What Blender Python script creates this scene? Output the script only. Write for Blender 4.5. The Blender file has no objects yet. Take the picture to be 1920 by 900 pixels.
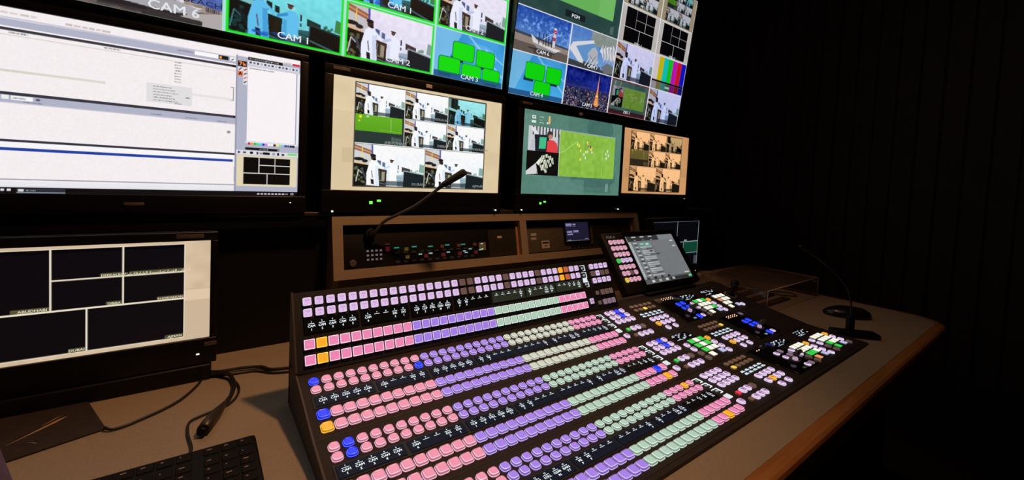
import bpy, bmesh, math, random
import numpy as np
from mathutils import Matrix, Vector
random.seed(7)
rng = np.random.RandomState(11)
R = math.radians
SC = bpy.context.scene
COL = SC.collection

# ------------------------------------------------------------------ camera, world, lights, exposure
def look_matrix(loc, yaw, pitch, roll):
    f = Vector((math.sin(yaw)*math.cos(pitch), math.cos(yaw)*math.cos(pitch), -math.sin(pitch)))
    rt = Vector((math.cos(yaw), -math.sin(yaw), 0)); up = rt.cross(f)
    r2 = math.cos(roll)*rt + math.sin(roll)*up; u2 = -math.sin(roll)*rt + math.cos(roll)*up
    M = Matrix((r2, u2, -f)).transposed().to_4x4(); M.translation = Vector(loc); return M
cam = bpy.data.cameras.new('camera'); cam_o = bpy.data.objects.new('camera', cam); COL.objects.link(cam_o)
cam.sensor_fit = 'HORIZONTAL'; cam.sensor_width = 36.0; cam.lens = 789.56/1920*36.0
cam.shift_y = -(450-369.64)/1920; cam.clip_start = 0.01; cam.clip_end = 50
cam_o.matrix_world = look_matrix((-.15678, -.76404, .34644), .638046, .04365, .047017)
SC.camera = cam_o
w = bpy.data.worlds.new('dim_room'); SC.world = w; w.use_nodes = True
w.node_tree.nodes['Background'].inputs[0].default_value = (.9, .75, .7, 1)
w.node_tree.nodes['Background'].inputs[1].default_value = 0.0
SC.view_settings.view_transform = 'Standard'; SC.view_settings.look = 'None'
SC.view_settings.exposure = 0.0; SC.view_settings.gamma = 1.0; SC.view_settings.use_curve_mapping = False
SC.cycles.use_denoising = True; SC.cycles.max_bounces = 6; SC.cycles.sample_clamp_indirect = 3
def light(name, kind, loc, target, energy, color, size=.1, spot=None, blend=1.0):
    l = bpy.data.lights.new(name, kind); o = bpy.data.objects.new(name, l); COL.objects.link(o)
    l.energy = energy; l.color = color
    if kind == 'AREA': l.size = size
    else: l.shadow_soft_size = size
    if kind == 'SPOT': l.spot_size = R(spot); l.spot_blend = blend
    d = Vector(target)-Vector(loc); o.location = loc; o.rotation_euler = d.to_track_quat('-Z', 'Y').to_euler()
    return o
light('ceiling_downlight', 'SPOT', (.52, -.42, 1.75), (.0, .14, -.08), 80.0, (1, .50, .22), .06, 78, 1.0)
light('fill_spot_right', 'SPOT', (1.15, -.02, 1.75), (1.34, .06, -.08), 13.5, (1, .50, .25), .06, 62, 1.0)  # added fill spot, no fixture known; brightens the right of the desk
light('soft_fill', 'AREA', (.5, -.35, 2.05), (.7, 0, 0), 3.2, (1, .56, .34), 1.2)  # added unseen area light, softens the shadows

# ------------------------------------------------------------------ materials
def lin(c):
    return tuple(((x/255)/12.92 if x/255 <= .04045 else ((x/255+.055)/1.055)**2.4) for x in c)
MATS = {}
def mat(name, base, rough=.5, metal=0.0, noise=0.0, nscale=40, bump=0.0, emit=None, strength=1.0, spec=.5, alpha_glass=False):
    if name in MATS: return MATS[name]
    m = bpy.data.materials.new(name); m.use_nodes = True; nt = m.node_tree; b = nt.nodes['Principled BSDF']
    b.inputs['Base Color'].default_value = (*base, 1); b.inputs['Roughness'].default_value = rough
    b.inputs['Metallic'].default_value = metal; b.inputs['Specular IOR Level'].default_value = spec
    if noise or bump:
        tc = nt.nodes.new('ShaderNodeTexCoord'); n = nt.nodes.new('ShaderNodeTexNoise'); n.inputs['Scale'].default_value = nscale
        n.inputs['Detail'].default_value = 6
        nt.links.new(tc.outputs['Object'], n.inputs['Vector'])
        if noise:
            r = nt.nodes.new('ShaderNodeMapRange'); r.inputs[1].default_value = .3; r.inputs[2].default_value = .7
            r.inputs[3].default_value = 1-noise; r.inputs[4].default_value = 1+noise
            mx = nt.nodes.new('ShaderNodeVectorMath'); mx.operation = 'SCALE'; mx.inputs[0].default_value = base
            nt.links.new(n.outputs['Fac'], r.inputs[0]); nt.links.new(r.outputs[0], mx.inputs['Scale'])
            nt.links.new(mx.outputs[0], b.inputs['Base Color'])
        if bump:
            bp = nt.nodes.new('ShaderNodeBump'); bp.inputs['Strength'].default_value = bump; bp.inputs['Distance'].default_value = .001
            nt.links.new(n.outputs['Fac'], bp.inputs['Height']); nt.links.new(bp.outputs[0], b.inputs['Normal'])
    if emit is not None:
        b.inputs['Emission Color'].default_value = (*emit, 1); b.inputs['Emission Strength'].default_value = strength
    MATS[name] = m; return m
def glow(name, rgb, strength=1.0, base=(.03, .03, .03), rough=.4, spec=.4):
    return mat(name, base, rough, emit=lin(rgb), strength=strength, spec=spec)

M_desk = mat('desk_laminate', (.27, .22, .17), .55, noise=.10, nscale=300, bump=.15)
M_wood = mat('oak_edge', (.42, .20, .075), .38)
def wood_nodes(m, c1, c2, vec=(2, 40, 40)):
    nt = m.node_tree; b = nt.nodes['Principled BSDF']
    tc = nt.nodes.new('ShaderNodeTexCoord'); mp = nt.nodes.new('ShaderNodeMapping'); mp.inputs['Scale'].default_value = vec
    n = nt.nodes.new('ShaderNodeTexNoise'); n.inputs['Scale'].default_value = 3; n.inputs['Detail'].default_value = 8
    r = nt.nodes.new('ShaderNodeValToRGB'); r.color_ramp.elements[0].color = (*c1, 1); r.color_ramp.elements[1].color = (*c2, 1)
    r.color_ramp.elements[0].position = .35; r.color_ramp.elements[1].position = .65
    nt.links.new(tc.outputs['Object'], mp.inputs[0]); nt.links.new(mp.outputs[0], n.inputs[0])
    nt.links.new(n.outputs['Fac'], r.inputs[0]); nt.links.new(r.outputs[0], b.inputs['Base Color'])
wood_nodes(M_wood, (.26, .10, .03), (.34, .15, .05))
M_frame = mat('rack_frame_wood', (.22, .14, .09), .5); wood_nodes(M_frame, (.27, .205, .145), (.30, .23, .165), (4, 60, 60))
M_black = mat('black_plastic', (.0055, .005, .0055), .5, noise=.2, nscale=120, spec=.25)
M_gloss = mat('black_gloss', (.006, .006, .008), .12)
M_bezel = mat('bezel_plastic', (.005, .0045, .005), .35, noise=.15, nscale=60, spec=.3)
M_panel = mat('mixer_panel_paint', (.026, .020, .019), .65, noise=.15, nscale=500, bump=.1, spec=.2)
M_pblack = mat('mixer_black_face', (.008, .007, .008), .5, noise=.1, nscale=300)
M_cheek = mat('mixer_side_paint', (.055, .042, .035), .6, noise=.12, nscale=200)
M_rack = mat('rack_unit_face', (.022, .020, .018), .45, noise=.2, nscale=80)
M_rack2 = mat('rack_unit_face_olive', (.085, .07, .05), .5, noise=.15, nscale=80)
M_label = mat('label_sticker', (.45, .40, .36), .6, noise=.2, nscale=400)
M_dull = mat('dull_badge', (.09, .065, .06), .5, noise=.3, nscale=300)
M_metal = mat('bare_metal', (.6, .6, .62), .3, metal=1, noise=.05)
M_rubber = mat('cable_rubber', (.010, .009, .009), .45, noise=.1)
M_wall = mat('wall_panel_dark', (.030, .022, .022), .7, noise=.2, nscale=12)
M_floor = mat('carpet_dark', (.02, .018, .018), .9, noise=.3, nscale=200, bump=.3)
M_ceil = mat('ceiling_black', (.015, .014, .014), .9, noise=.1)
M_white = mat('white_print', (.6, .6, .62), .6, noise=.02)

# ------------------------------------------------------------------ mesh builder and linking
W = {}
def setp(o, label=None, cat=None, group=None, kind=None):
    if label: o['label'] = label
    if cat: o['category'] = cat
    if group: o['group'] = group
    if kind: o['kind'] = kind
    return o
def place(o, parent, M):
    COL.objects.link(o)
    if parent is not None:
        o.parent = parent; o.matrix_parent_inverse = W[parent.name].inverted()
    o.matrix_basis = M; W[o.name] = M.copy(); return o
def empty(name, loc, label, cat, group=None):
    o = bpy.data.objects.new(name, None); o.empty_display_size = .02
    place(o, None, Matrix.Translation(loc)); return setp(o, label, cat, group)
class MB:
    def __init__(s): s.v = []; s.f = []; s.m = []; s.sm = []
    def add(s, vs, fs, mi=0, M=None, smooth=False):
        o = len(s.v)
        for p in vs: s.v.append(tuple(M @ Vector(p)) if M is not None else tuple(p))
        for f in fs: s.f.append([i+o for i in f]); s.m.append(mi); s.sm.append(smooth)
        return s
    def box(s, a, b, mi=0, M=None):
        x0, y0, z0 = a; x1, y1, z1 = b
        v = [(x0,y0,z0),(x1,y0,z0),(x1,y1,z0),(x0,y1,z0),(x0,y0,z1),(x1,y0,z1),(x1,y1,z1),(x0,y1,z1)]
        return s.add(v, [(3,2,1,0),(4,5,6,7),(0,1,5,4),(1,2,6,5),(2,3,7,6),(3,0,4,7)], mi, M)
    def rbox(s, a, b, r=.002, mi=0, M=None, seg=2):
        bm = bmesh.new(); bmesh.ops.create_cube(bm, size=1)
        for v in bm.verts: v.co = Vector([a[i]+(v.co[i]+.5)*(b[i]-a[i]) for i in range(3)])
        bmesh.ops.bevel(bm, geom=bm.edges[:], offset=r, segments=seg, profile=.6, affect='EDGES')
        bm.verts.index_update()
        s.add([v.co[:] for v in bm.verts], [[v.index for v in f.verts] for f in bm.faces], mi, M, True); bm.free(); return s
    def quad(s, a, b, z=0, mi=0, M=None):
        return s.add([(a[0],a[1],z),(b[0],a[1],z),(b[0],b[1],z),(a[0],b[1],z)], [(0,1,2,3)], mi, M)
    def prism_x(s, prof, x0, x1, mi=0):          # profile of (y,z), counter-clockwise seen from +x
        n = len(prof); v = [(x0,y,z) for y,z in prof]+[(x1,y,z) for y,z in prof]
        f = [[i, (i+1) % n, n+(i+1) % n, n+i] for i in range(n)]; f += [list(range(n))[::-1], list(range(n, 2*n))]
        return s.add(v, f, mi)
    def prism_z(s, prof, z0, z1, mi=0, M=None):
        n = len(prof); v = [(x,y,z0) for x,y in prof]+[(x,y,z1) for x,y in prof]
        f = [[i, (i+1) % n, n+(i+1) % n, n+i] for i in range(n)]; f += [list(range(n))[::-1], list(range(n, 2*n))]
        return s.add(v, f, mi, M)
    def loft(s, loops, mis, cap_mi=0, M=None, smooth=True, capbottom=False):
        n = len(loops[0]); v = [p for L in loops for p in L]
        o = len(s.v)
        for p in v: s.v.append(tuple(M @ Vector(p)) if M is not None else tuple(p))
        for k in range(len(loops)-1):
            for i in range(n):
                s.f.append([o+k*n+i, o+k*n+(i+1) % n, o+(k+1)*n+(i+1) % n, o+(k+1)*n+i]); s.m.append(mis[k]); s.sm.append(smooth)
        s.f.append([o+(len(loops)-1)*n+i for i in range(n)]); s.m.append(cap_mi); s.sm.append(False)
        if capbottom: s.f.append([o+i for i in range(n)][::-1]); s.m.append(mis[0]); s.sm.append(False)
        return s
    def tube(s, pts, r, n=8, mi=0):
        P = [Vector(p) for p in pts]; rr = r if isinstance(r, (list, tuple)) else [r]*len(P)
        loops = []; up = Vector((0, 0, 1)); prev = None
        for i, p in enumerate(P):
            t = (P[min(i+1, len(P)-1)]-P[max(i-1, 0)]).normalized()
            if prev is None:
                a = t.cross(up) if abs(t.z) < .95 else t.cross(Vector((1, 0, 0)))
            else: a = prev - t*prev.dot(t)
            a.normalize(); b = t.cross(a); prev = a
            loops.append([tuple(p+rr[i]*(math.cos(2*math.pi*k/n)*a+math.sin(2*math.pi*k/n)*b)) for k in range(n)])
        s.loft(loops, [mi]*len(loops), mi, capbottom=True); return s
    def lathe(s, prof, c=(0,0,0), n=24, mi=0, M=None, sx=1, sy=1):
        loops = [[(c[0]+sx*r*math.cos(2*math.pi*k/n), c[1]+sy*r*math.sin(2*math.pi*k/n), c[2]+z) for k in range(n)] for r, z in prof]
        return s.loft(loops, [mi]*len(loops), mi, M, capbottom=True)
    def mesh(s, name, mats, shift=None):
        me = bpy.data.meshes.new(name)
        v = np.array(s.v, dtype=float)
        if shift is not None: v = v-np.array(shift)
        me.from_pydata([tuple(p) for p in v], [], s.f)
        for m in (mats if isinstance(mats, (list, tuple)) else [mats]): me.materials.append(m)
        me.polygons.foreach_set('material_index', s.m); me.polygons.foreach_set('use_smooth', s.sm)
        me.update(); return me
    def build(s, name, mats, parent=None, **k):
        v = np.array(s.v); c = (v.min(0)+v.max(0))/2
        if parent is None: c[2] = v[:, 2].min()
        me = s.mesh(name, mats, c); o = bpy.data.objects.new(name, me)
        place(o, parent, Matrix.Translation(c)); return setp(o, **k)
def smooth_path(pts, n=6):
    P = [Vector(p) for p in pts]; out = []
    for i in range(len(P)-1):
        p0 = P[max(i-1, 0)]; p1 = P[i]; p2 = P[i+1]; p3 = P[min(i+2, len(P)-1)]
        for k in range(n):
            t = k/n; out.append(.5*((2*p1)+(-p0+p2)*t+(2*p0-5*p1+4*p2-p3)*t*t+(-p0+3*p1-3*p2+p3)*t**3))
    out.append(P[-1]); return out
def frame_mat(o, x, y, z):
    M = Matrix((Vector(x), Vector(y), Vector(z))).transposed().to_4x4(); M.translation = Vector(o); return M
# text as flat polygons, unit = cap height about 1, centred
TX = {}
def text_geo(s):
    if s in TX: return TX[s]
    cu = bpy.data.curves.new('t', 'FONT'); cu.body = s; cu.resolution_u = 2; cu.fill_mode = 'FRONT'
    ob = bpy.data.objects.new('t', cu); me = bpy.data.meshes.new_from_object(ob)
    v = np.array([p.co[:] for p in me.vertices]) if len(me.vertices) else np.zeros((0, 3)); f = [list(p.vertices) for p in me.polygons]
    bpy.data.objects.remove(ob); bpy.data.curves.remove(cu); bpy.data.meshes.remove(me)
    if len(v):
        v[:, 0] -= (v[:, 0].min()+v[:, 0].max())/2; v[:, 1] -= .35; v[:, :2] /= .7
    TX[s] = (v, f); return TX[s]
def put_text(mb, s, cx, cy, size, z, M=None, mi=0, wide=1.0, maxw=None):
    v, f = text_geo(s)
    if not len(v): return
    sx = size*wide
    if maxw and (v[:, 0].max()-v[:, 0].min())*sx > maxw: sx = maxw/(v[:, 0].max()-v[:, 0].min())
    mb.add([(cx+p[0]*sx, cy+p[1]*size, z) for p in v], f, mi, M)

# ------------------------------------------------------------------ screen pictures, painted as coloured grids
def noise2(h, w, scale, seed=0):
    r = np.random.RandomState(seed); gh, gw = int(h/scale)+3, int(w/scale)+3
    g = r.rand(gh, gw); y = np.linspace(0, gh-2.001, h); x = np.linspace(0, gw-2.001, w)
    yi = y.astype(int); xi = x.astype(int); fy = (y-yi)[:, None]; fx = (x-xi)[None]
    fy = fy*fy*(3-2*fy); fx = fx*fx*(3-2*fx)
    a = g[yi][:, xi]; b = g[yi][:, xi+1]; c = g[yi+1][:, xi]; d = g[yi+1][:, xi+1]
    return (a*(1-fx)+b*fx)*(1-fy)+(c*(1-fx)+d*fx)*fy
class CV:
    """a region of an array of sRGB 0-255 colours; coordinates run 0..1, v downwards"""
    def __init__(s, a): s.a = a; s.h, s.w = a.shape[:2]
    def sub(s, x0, y0, x1, y1):
        return CV(s.a[int(round(y0*s.h)):int(round(y1*s.h)), int(round(x0*s.w)):int(round(x1*s.w))])
    def blend(s, mask, c, sl):
        t = s.a[sl]; t += (np.array(c, float)-t)*mask[..., None]
    def poly(s, pts, c, al=1.0):
        xs = [p[0]*s.w for p in pts]; ys = [p[1]*s.h for p in pts]
        x0 = max(int(min(xs))-1, 0); x1 = min(int(max(xs))+2, s.w); y0 = max(int(min(ys))-1, 0); y1 = min(int(max(ys))+2, s.h)
        if x1 <= x0 or y1 <= y0: return
        m = np.zeros((y1-y0, x1-x0))
        for ox in (.25, .75):
            for oy in (.25, .75):
                X, Y = np.meshgrid(np.arange(x0, x1)+ox, np.arange(y0, y1)+oy); ins = np.zeros(X.shape, bool); n = len(xs)
                for i in range(n):
                    j = (i-1) % n; yi, yj, xi, xj = ys[i], ys[j], xs[i], xs[j]
                    if yi == yj: continue
                    ins ^= ((yi > Y) != (yj > Y)) & (X < (xj-xi)*(Y-yi)/(yj-yi)+xi)
                m += ins*.25
        s.blend(m*al, c, (slice(y0, y1), slice(x0, x1)))
    def rect(s, x0, y0, x1, y1, c, al=1.0): s.poly([(x0,y0),(x1,y0),(x1,y1),(x0,y1)], c, al)
    def ell(s, cx, cy, rx, ry, c, al=1.0):
        s.poly([(cx+rx*math.cos(t*math.pi/10), cy+ry*math.sin(t*math.pi/10)) for t in range(20)], c, al)
    def line(s, x0, y0, x1, y1, wd, c, al=1.0):
        dx, dy = (x1-x0)*s.w, (y1-y0)*s.h; L = math.hypot(dx, dy) or 1; nx, ny = -dy/L*wd*s.h/2/s.w, dx/L*wd/2
        s.poly([(x0+nx,y0+ny),(x1+nx,y1+ny),(x1-nx,y1-ny),(x0-nx,y0-ny)], c, al)
    def grad(s, c0, c1, c2=None):
        t = np.linspace(0, 1, s.h)[:, None, None]; s.a[:] = np.array(c0)*(1-t)+np.array(c1)*t
    def rrect(s, x0, y0, x1, y1, r, c, asp=16/9):
        p = []
        for cx, cy, a in ((x1-r, y0+r*asp, -90), (x1-r, y1-r*asp, 0), (x0+r, y1-r*asp, 90), (x0+r, y0+r*asp, 180)):
            p += [(cx+r*math.cos(R(a+k*22.5)), cy+r*asp*math.sin(R(a+k*22.5))) for k in range(5)]
        s.poly(p, c)
    def mottle(s, amp, scale=3, seed=0):
        s.a += (noise2(s.h, s.w, scale, seed)-.5)[..., None]*2*amp
    def scrib(s, x0, y0, x1, y1, c, n=6, seed=0, al=.8):
        r = np.random.RandomState(seed); x = x0
        for k in range(n*3):
            d = (x1-x0)/n*(.25+r.rand()*.4); s.rect(x, y0+(y1-y0)*r.rand()*.2, min(x+d, x1), y1, c, al*(.5+.5*r.rand())); x += d*1.25
            if x >= x1: break
def studio(c, teal=False, tint=None, seed=0, border=None):
    """two men in long white robes talking in an equipment room, a dark monitor in the right foreground"""
    T = teal
    c.grad((235, 226, 245), (216, 222, 240)) if not T else c.grad((120, 225, 235), (105, 200, 210))
    c.mottle(7, 6, seed)
    c.poly([(0,0),(.24,0),(.24,.5),(0,.5)], (196,190,196) if not T else (10,35,40))
    if not T:
        c.poly([(0,.02),(.25,.15),(.25,.26),(0,.14)], (150,92,62)); c.poly([(0,.06),(.25,.19),(.25,.22),(0,.10)], (196,140,104))
        c.line(.105,.08,.10,.36,.02,(235,205,90)); c.poly([(0,.38),(.17,.46),(.17,.52),(0,.45)], (214,178,140))
        c.ell(.06,.36,.07,.04,(25,22,30)); c.ell(.14,.40,.04,.04,(30,25,35)); c.line(.235,0,.24,.25,.04,(70,80,170))
    else:
        c.rect(.0,.0,.06,.4,(90,130,130)); c.rect(.07,0,.13,.45,(8,22,30)); c.poly([(0,.33),(.22,.42),(.22,.5),(0,.44)], (120,190,190))
    c.poly([(0,.46),(.2,.5),(.18,1),(0,1)], (18,14,16) if not T else (6,14,16))
    r = np.random.RandomState(seed+5)
    for k in range(14):
        c.ell(.01+.13*r.rand(), .55+.42*r.rand(), .018, .03, (95,100,60) if not T else (10,60,62), .8)
    c.line(.03,.9,.06,.62,.02,(205,205,200) if not T else (60,120,120)); c.line(.06,.62,.11,.7,.02,(190,190,190) if not T else (40,100,100))
    c.line(.1,.6,.17,.85,.05,(60,62,80) if not T else (10,30,34))
    c.poly([(.16,.92),(1,1.05),(1,1),(.15,1)], (60,72,66)); c.poly([(.15,.9),(.7,1),(.15,1)], (56,66,62) if not T else (30,90,85))
    # far desk, wall pictures
    c.poly([(.31,.36),(.36,.38),(.36,.52),(.31,.5)], (70,95,140) if not T else (15,30,30)); c.poly([(.38,.4),(.42,.42),(.42,.53),(.38,.51)], (80,100,140) if not T else (15,30,30))
    c.poly([(.3,.56),(.45,.6),(.44,.94),(.31,.9)], (62,38,34) if not T else (12,26,22)); c.poly([(.34,.63),(.42,.65),(.415,.9),(.345,.87)], (150,140,120) if not T else (30,26,18))
    c.poly([(.345,.63),(.375,.64),(.375,.86),(.348,.85)], (50,48,44) if not T else (20,20,14))
    c.rect(.6,.46,.615,.57,(45,30,60)); c.rect(.6,.6,.612,.66,(45,30,60))
    c.poly([(.66,.5),(.79,.55),(.79,.66),(.66,.62)], (70,52,52) if not T else (20,50,48))
    for k in range(8): c.ell(.80+.1*r.rand(), .55+.1*r.rand(), .012, .03, (120,150,130) if not T else (40,90,60), .8)
    c.poly([(.93,.4),(1,.43),(1,.64),(.92,.62)], (130,160,150) if not T else (60,130,70))
    c.poly([(.56,.72),(.7,.7),(.7,1),(.55,1)], (150,172,190) if not T else (40,90,95))
    for k in range(4): c.line(.565,.77+.06*k,.69,.80+.06*k,.012,(90,108,125) if not T else (18,44,46))
    # man at left, robe to the ankles
    robe = (234,236,252) if not T else (95,190,235); sh = (188,200,232) if not T else (50,140,205)
    c.poly([(.2,.44),(.235,.37),(.29,.38),(.32,.46),(.33,.72),(.345,1),(.17,.98),(.165,.7)], robe)
    c.poly([(.28,.5),(.32,.5),(.335,1),(.29,1)], sh, .6); c.line(.3,.42,.38,.56,.05,robe)
    c.ell(.255,.31,.034,.065,(60,38,34)); c.ell(.25,.26,.04,.035,(22,18,24)); c.ell(.27,.35,.022,.03,(25,16,16))
    c.line(.235,.62,.25,.8,.02,(90,80,110)); c.poly([(.225,.83),(.265,.84),(.272,.96),(.232,.95)], (24,22,26))
    # man at right
    c.poly([(.5,.43),(.56,.44),(.59,.54),(.585,.75),(.6,1),(.44,1),(.445,.6),(.47,.5)], robe); c.line(.49,.5,.4,.57,.05,sh)
    c.poly([(.455,.6),(.485,.6),(.48,1),(.44,1)], sh, .5)
    c.ell(.515,.37,.036,.06,(236,236,248) if not T else (150,220,230)); c.ell(.51,.375,.022,.04,(90,58,48)); c.line(.485,.34,.545,.35,.02,(30,25,30))
    if T:
        for k in range(10): c.ell(.18+.3*r.rand(), .86+.08*r.rand(), .04, .02, (20,80,190), .6)
    # foreground monitor
    c.poly([(.685,.585),(1,.66),(1,1),(.675,1)], (150,165,175) if not T else (30,60,62)); c.poly([(.695,.61),(1,.69),(1,1),(.685,1)], (22,28,36) if not T else (5,12,14))
    if T: c.line(.69,.86,1,1.0,.03,(60,95,95))
    c.rect(.34,.87,.7,.985,(20,24,28),.62)
    if tint is not None: c.a *= np.array(tint)
    if border is not None:
        for q in ((0,0,.022,1),(.978,0,1,1),(0,0,1,.03),(0,.96,1,1)): c.rect(*q, border)
def blue_boards(c, boards):
    c.grad((60,150,215), (70,175,235)); c.mottle(12, 30, 3)
    c.poly([(0,0),(.35,0),(.1,.9),(0,.9)], (150,205,240), .6)
    c.ell(.62,.35,.28,.22,(130,205,240),.35); c.line(.45,.0,1,.75,.05,(190,230,250),.5); c.line(.7,.2,1,.45,.03,(210,240,250),.5)
    for x0, y0, x1, y1, bx in boards:
        c.rect(bx, y1-.05, bx+.17, y1+.06, (18,32,60)); c.rrect(x0-.008, y0-.012, x1+.008, y1+.012, .035, (10,110,60)); c.rrect(x0, y0, x1, y1, .035, (10,218,14))
    c.rect(0,.87,1,1,(30,80,130),.85)
def beach(c):
    c.grad((28,70,165), (110,160,215)); c.mottle(10, 8, 9)
    n = noise2(c.h, c.w, 7, 4)[..., None]; yy = np.linspace(0, 1, c.h)[:, None, None]
    n = .6*n+.4*noise2(c.h, c.w, 3, 14)[..., None]; c.a += np.clip(n-.5, 0, 1)*300*np.clip(1-abs(yy-.33)*2.2, 0, 1)
    c.poly([(0,.58),(1,.66),(1,1),(0,1)], (150,135,125)); c.poly([(0,.56),(1,.64),(1,.68),(0,.62)], (60,70,85))
    c.poly([(0,.78),(1,.8),(1,1),(0,1)], (100,88,82))
    c.poly([(.28,.55),(.42,.68),(.6,.72),(.86,.74),(.74,.84),(.45,.86),(.33,.74)], (222,220,222)); c.poly([(.33,.73),(.76,.82),(.72,.86),(.42,.86)], (150,148,150))
    for x in (.42,.5,.55,.6,.66,.7): c.line(x,.46,x+.01,.74,.025,(40,34,50))
    c.rect(.68,.25,.73,.72,(215,210,220)); c.rect(.68,.3,.73,.4,(200,60,70)); c.rect(.675,.48,.735,.56,(190,60,80))
    c.line(.5,.6,.72,.34,.012,(235,235,240)); c.ell(.5,.87,.26,.03,(50,42,40),.8)
    c.rect(.36,.86,.7,.98,(50,45,45),.55)
def beach_close(c):
    """the big CAM 6 cell: bow of a beached boat, water behind it"""
    beach(c)
    c.poly([(0,.35),(1,.40),(1,.72),(0,.5)], (70,95,165)); c.mottle(18, 5, 12)
    c.poly([(.42,.42),(.62,.5),(.9,.58),(.75,.66),(.55,.62)], (90,50,70)); c.poly([(.3,.55),(.55,.6),(.62,.66),(.35,.64)], (150,110,110))
    c.poly([(.2,.62),(.5,.64),(.78,.74),(.86,.78),(.76,.88),(.5,.93),(.2,.9)], (168,166,172)); c.poly([(.2,.84),(.5,.88),(.76,.87),(.6,.97),(.2,.96)], (38,34,38))
    c.poly([(.62,1),(.8,.84),(1,.76),(1,1)], (176,168,168)); c.rect(.2,.93,.86,1,(70,64,66),.5); c.poly([(.5,.9),(.86,.93),(.86,1),(.45,1)], (52,48,50))
    for k in range(7): c.rect(.88+.015*k, .70+.004*k, .888+.015*k, .77, (50,45,60))
def white_arches(c):
    c.grad((80,125,200), (120,165,220)); c.rect(.42,0,1,.35,(140,150,145)); c.mottle(8, 5, 2)
    c.poly([(0,.55),(.05,.42),(.48,.22),(.5,.3),(.12,.5),(.4,.95),(.3,.98),(0,.62)], (220,222,228)); c.poly([(.12,.5),(.48,.3),(.62,.4),(.6,.85),(.4,.95)], (100,150,205))
    c.poly([(.38,.62),(.45,.45),(.53,.38),(.6,.5),(.62,.75),(.5,.92)], (180,182,190)); c.line(.42,.62,.56,.8,.02,(120,120,130)); c.line(.58,.6,.45,.85,.02,(120,120,130))
    for k in range(5):
        x = .64+.07*k; c.poly([(x,.45-.07*k),(x+.05,.25),(x+.14,.62-.03*k),(x+.12,.7),(x+.05,.5)], (225,225,230)); c.line(x+.05,.3,x+.12,.66,.02,(60,70,90))
    c.poly([(0,.85),(1,.95),(1,1),(0,1)], (60,64,70)); c.poly([(.3,.82),(.7,.86),(.7,.98),(.3,.95)], (52,56,62), .8); c.poly([(.72,.85),(.85,.7),(1,.75),(1,.95),(.8,1)], (110,115,120))
    for k in range(4): c.line(.35+.07*k,.92,.42+.07*k,.72,.03,(215,215,220))
def night_city(c):
    c.grad((12,24,110), (38,56,185)); n = .6*noise2(c.h, c.w, 14, 21)[..., None]+.4*noise2(c.h, c.w, 5, 22)[..., None]; c.a += (n-.5)*70
    c.ell(.2,.4,.4,.05,(20,30,90),.6); c.rect(0,.5,1,1,(22,24,50)); c.rect(0,.44,1,.56,(60,50,110),.5)
    r = np.random.RandomState(3)
    for k in range(420):
        x, y = r.rand(), .5+.48*r.rand()**.8; col = [(210,160,120),(120,130,190),(230,210,180),(60,70,130),(170,110,90),(90,100,160)][r.randint(6)]
        c.rect(x, y, x+.012+.01*r.rand(), y+.02+.02*r.rand(), col, .8)
    for k in range(26):
        x = r.rand(); hh = .08+.2*r.rand(); y = .62+.3*r.rand(); c.rect(x, y-hh, x+.04, y, (40,44,78)); 
        for j in range(5): c.rect(x+.005, y-hh+.02+.03*j, x+.033, y-hh+.032+.03*j, (120,116,140), .7)
    c.poly([(.715,.12),(.72,.12),(.735,.5),(.76,.82),(.775,.9),(.66,.9),(.675,.82),(.70,.5)], (250,150,70)); c.rect(.685,.6,.75,.64,(255,210,150)); c.line(.717,.05,.717,.3,.012,(250,170,120))
    c.ell(.717,.8,.06,.1,(255,180,110),.5); c.poly([(.3,.86),(.7,.88),(.7,.98),(.3,.98)], (20,20,40), .7)
def bars(c):
    cols = [(210,200,205),(200,180,20),(20,190,185),(20,190,40),(190,20,180),(200,20,40),(20,20,190)]
    for k, q in enumerate(cols): c.rect(k/7, 0, (k+1)/7, .72, q)
    c.rect(0,.72,1,.78,(5,5,8))
    for k, q in enumerate([(150,140,150),(110,105,60),(60,120,120),(50,90,60),(120,20,120),(110,20,30),(20,20,130)]): c.rect(k/7, .78, (k+1)/7, 1, q)
def still_grid(c, bg=(190,185,180), line=(225,220,215), cell=(3,4,8)):
    c.a[:] = bg; c.mottle(8, 20, 8); t = .006
    c.rect(.10,.03,.885,.965,line)
    for q in ((.105,.036,.367,.566),(.374,.036,.627,.30),(.634,.036,.88,.30),(.374,.312,.627,.566),(.634,.312,.88,.566),(.105,.58,.491,.958),(.499,.58,.88,.958)):
        c.rect(*q, cell)
def pitch(c, line=True, seed=0):
    c.a[:] = (140,190,70); n = noise2(c.h, c.w, 12, seed)[..., None]; c.a += (n-.5)*22
    c.poly([(0,0),(1,0),(1,.03),(0,.02)], (150,175,165))
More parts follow.
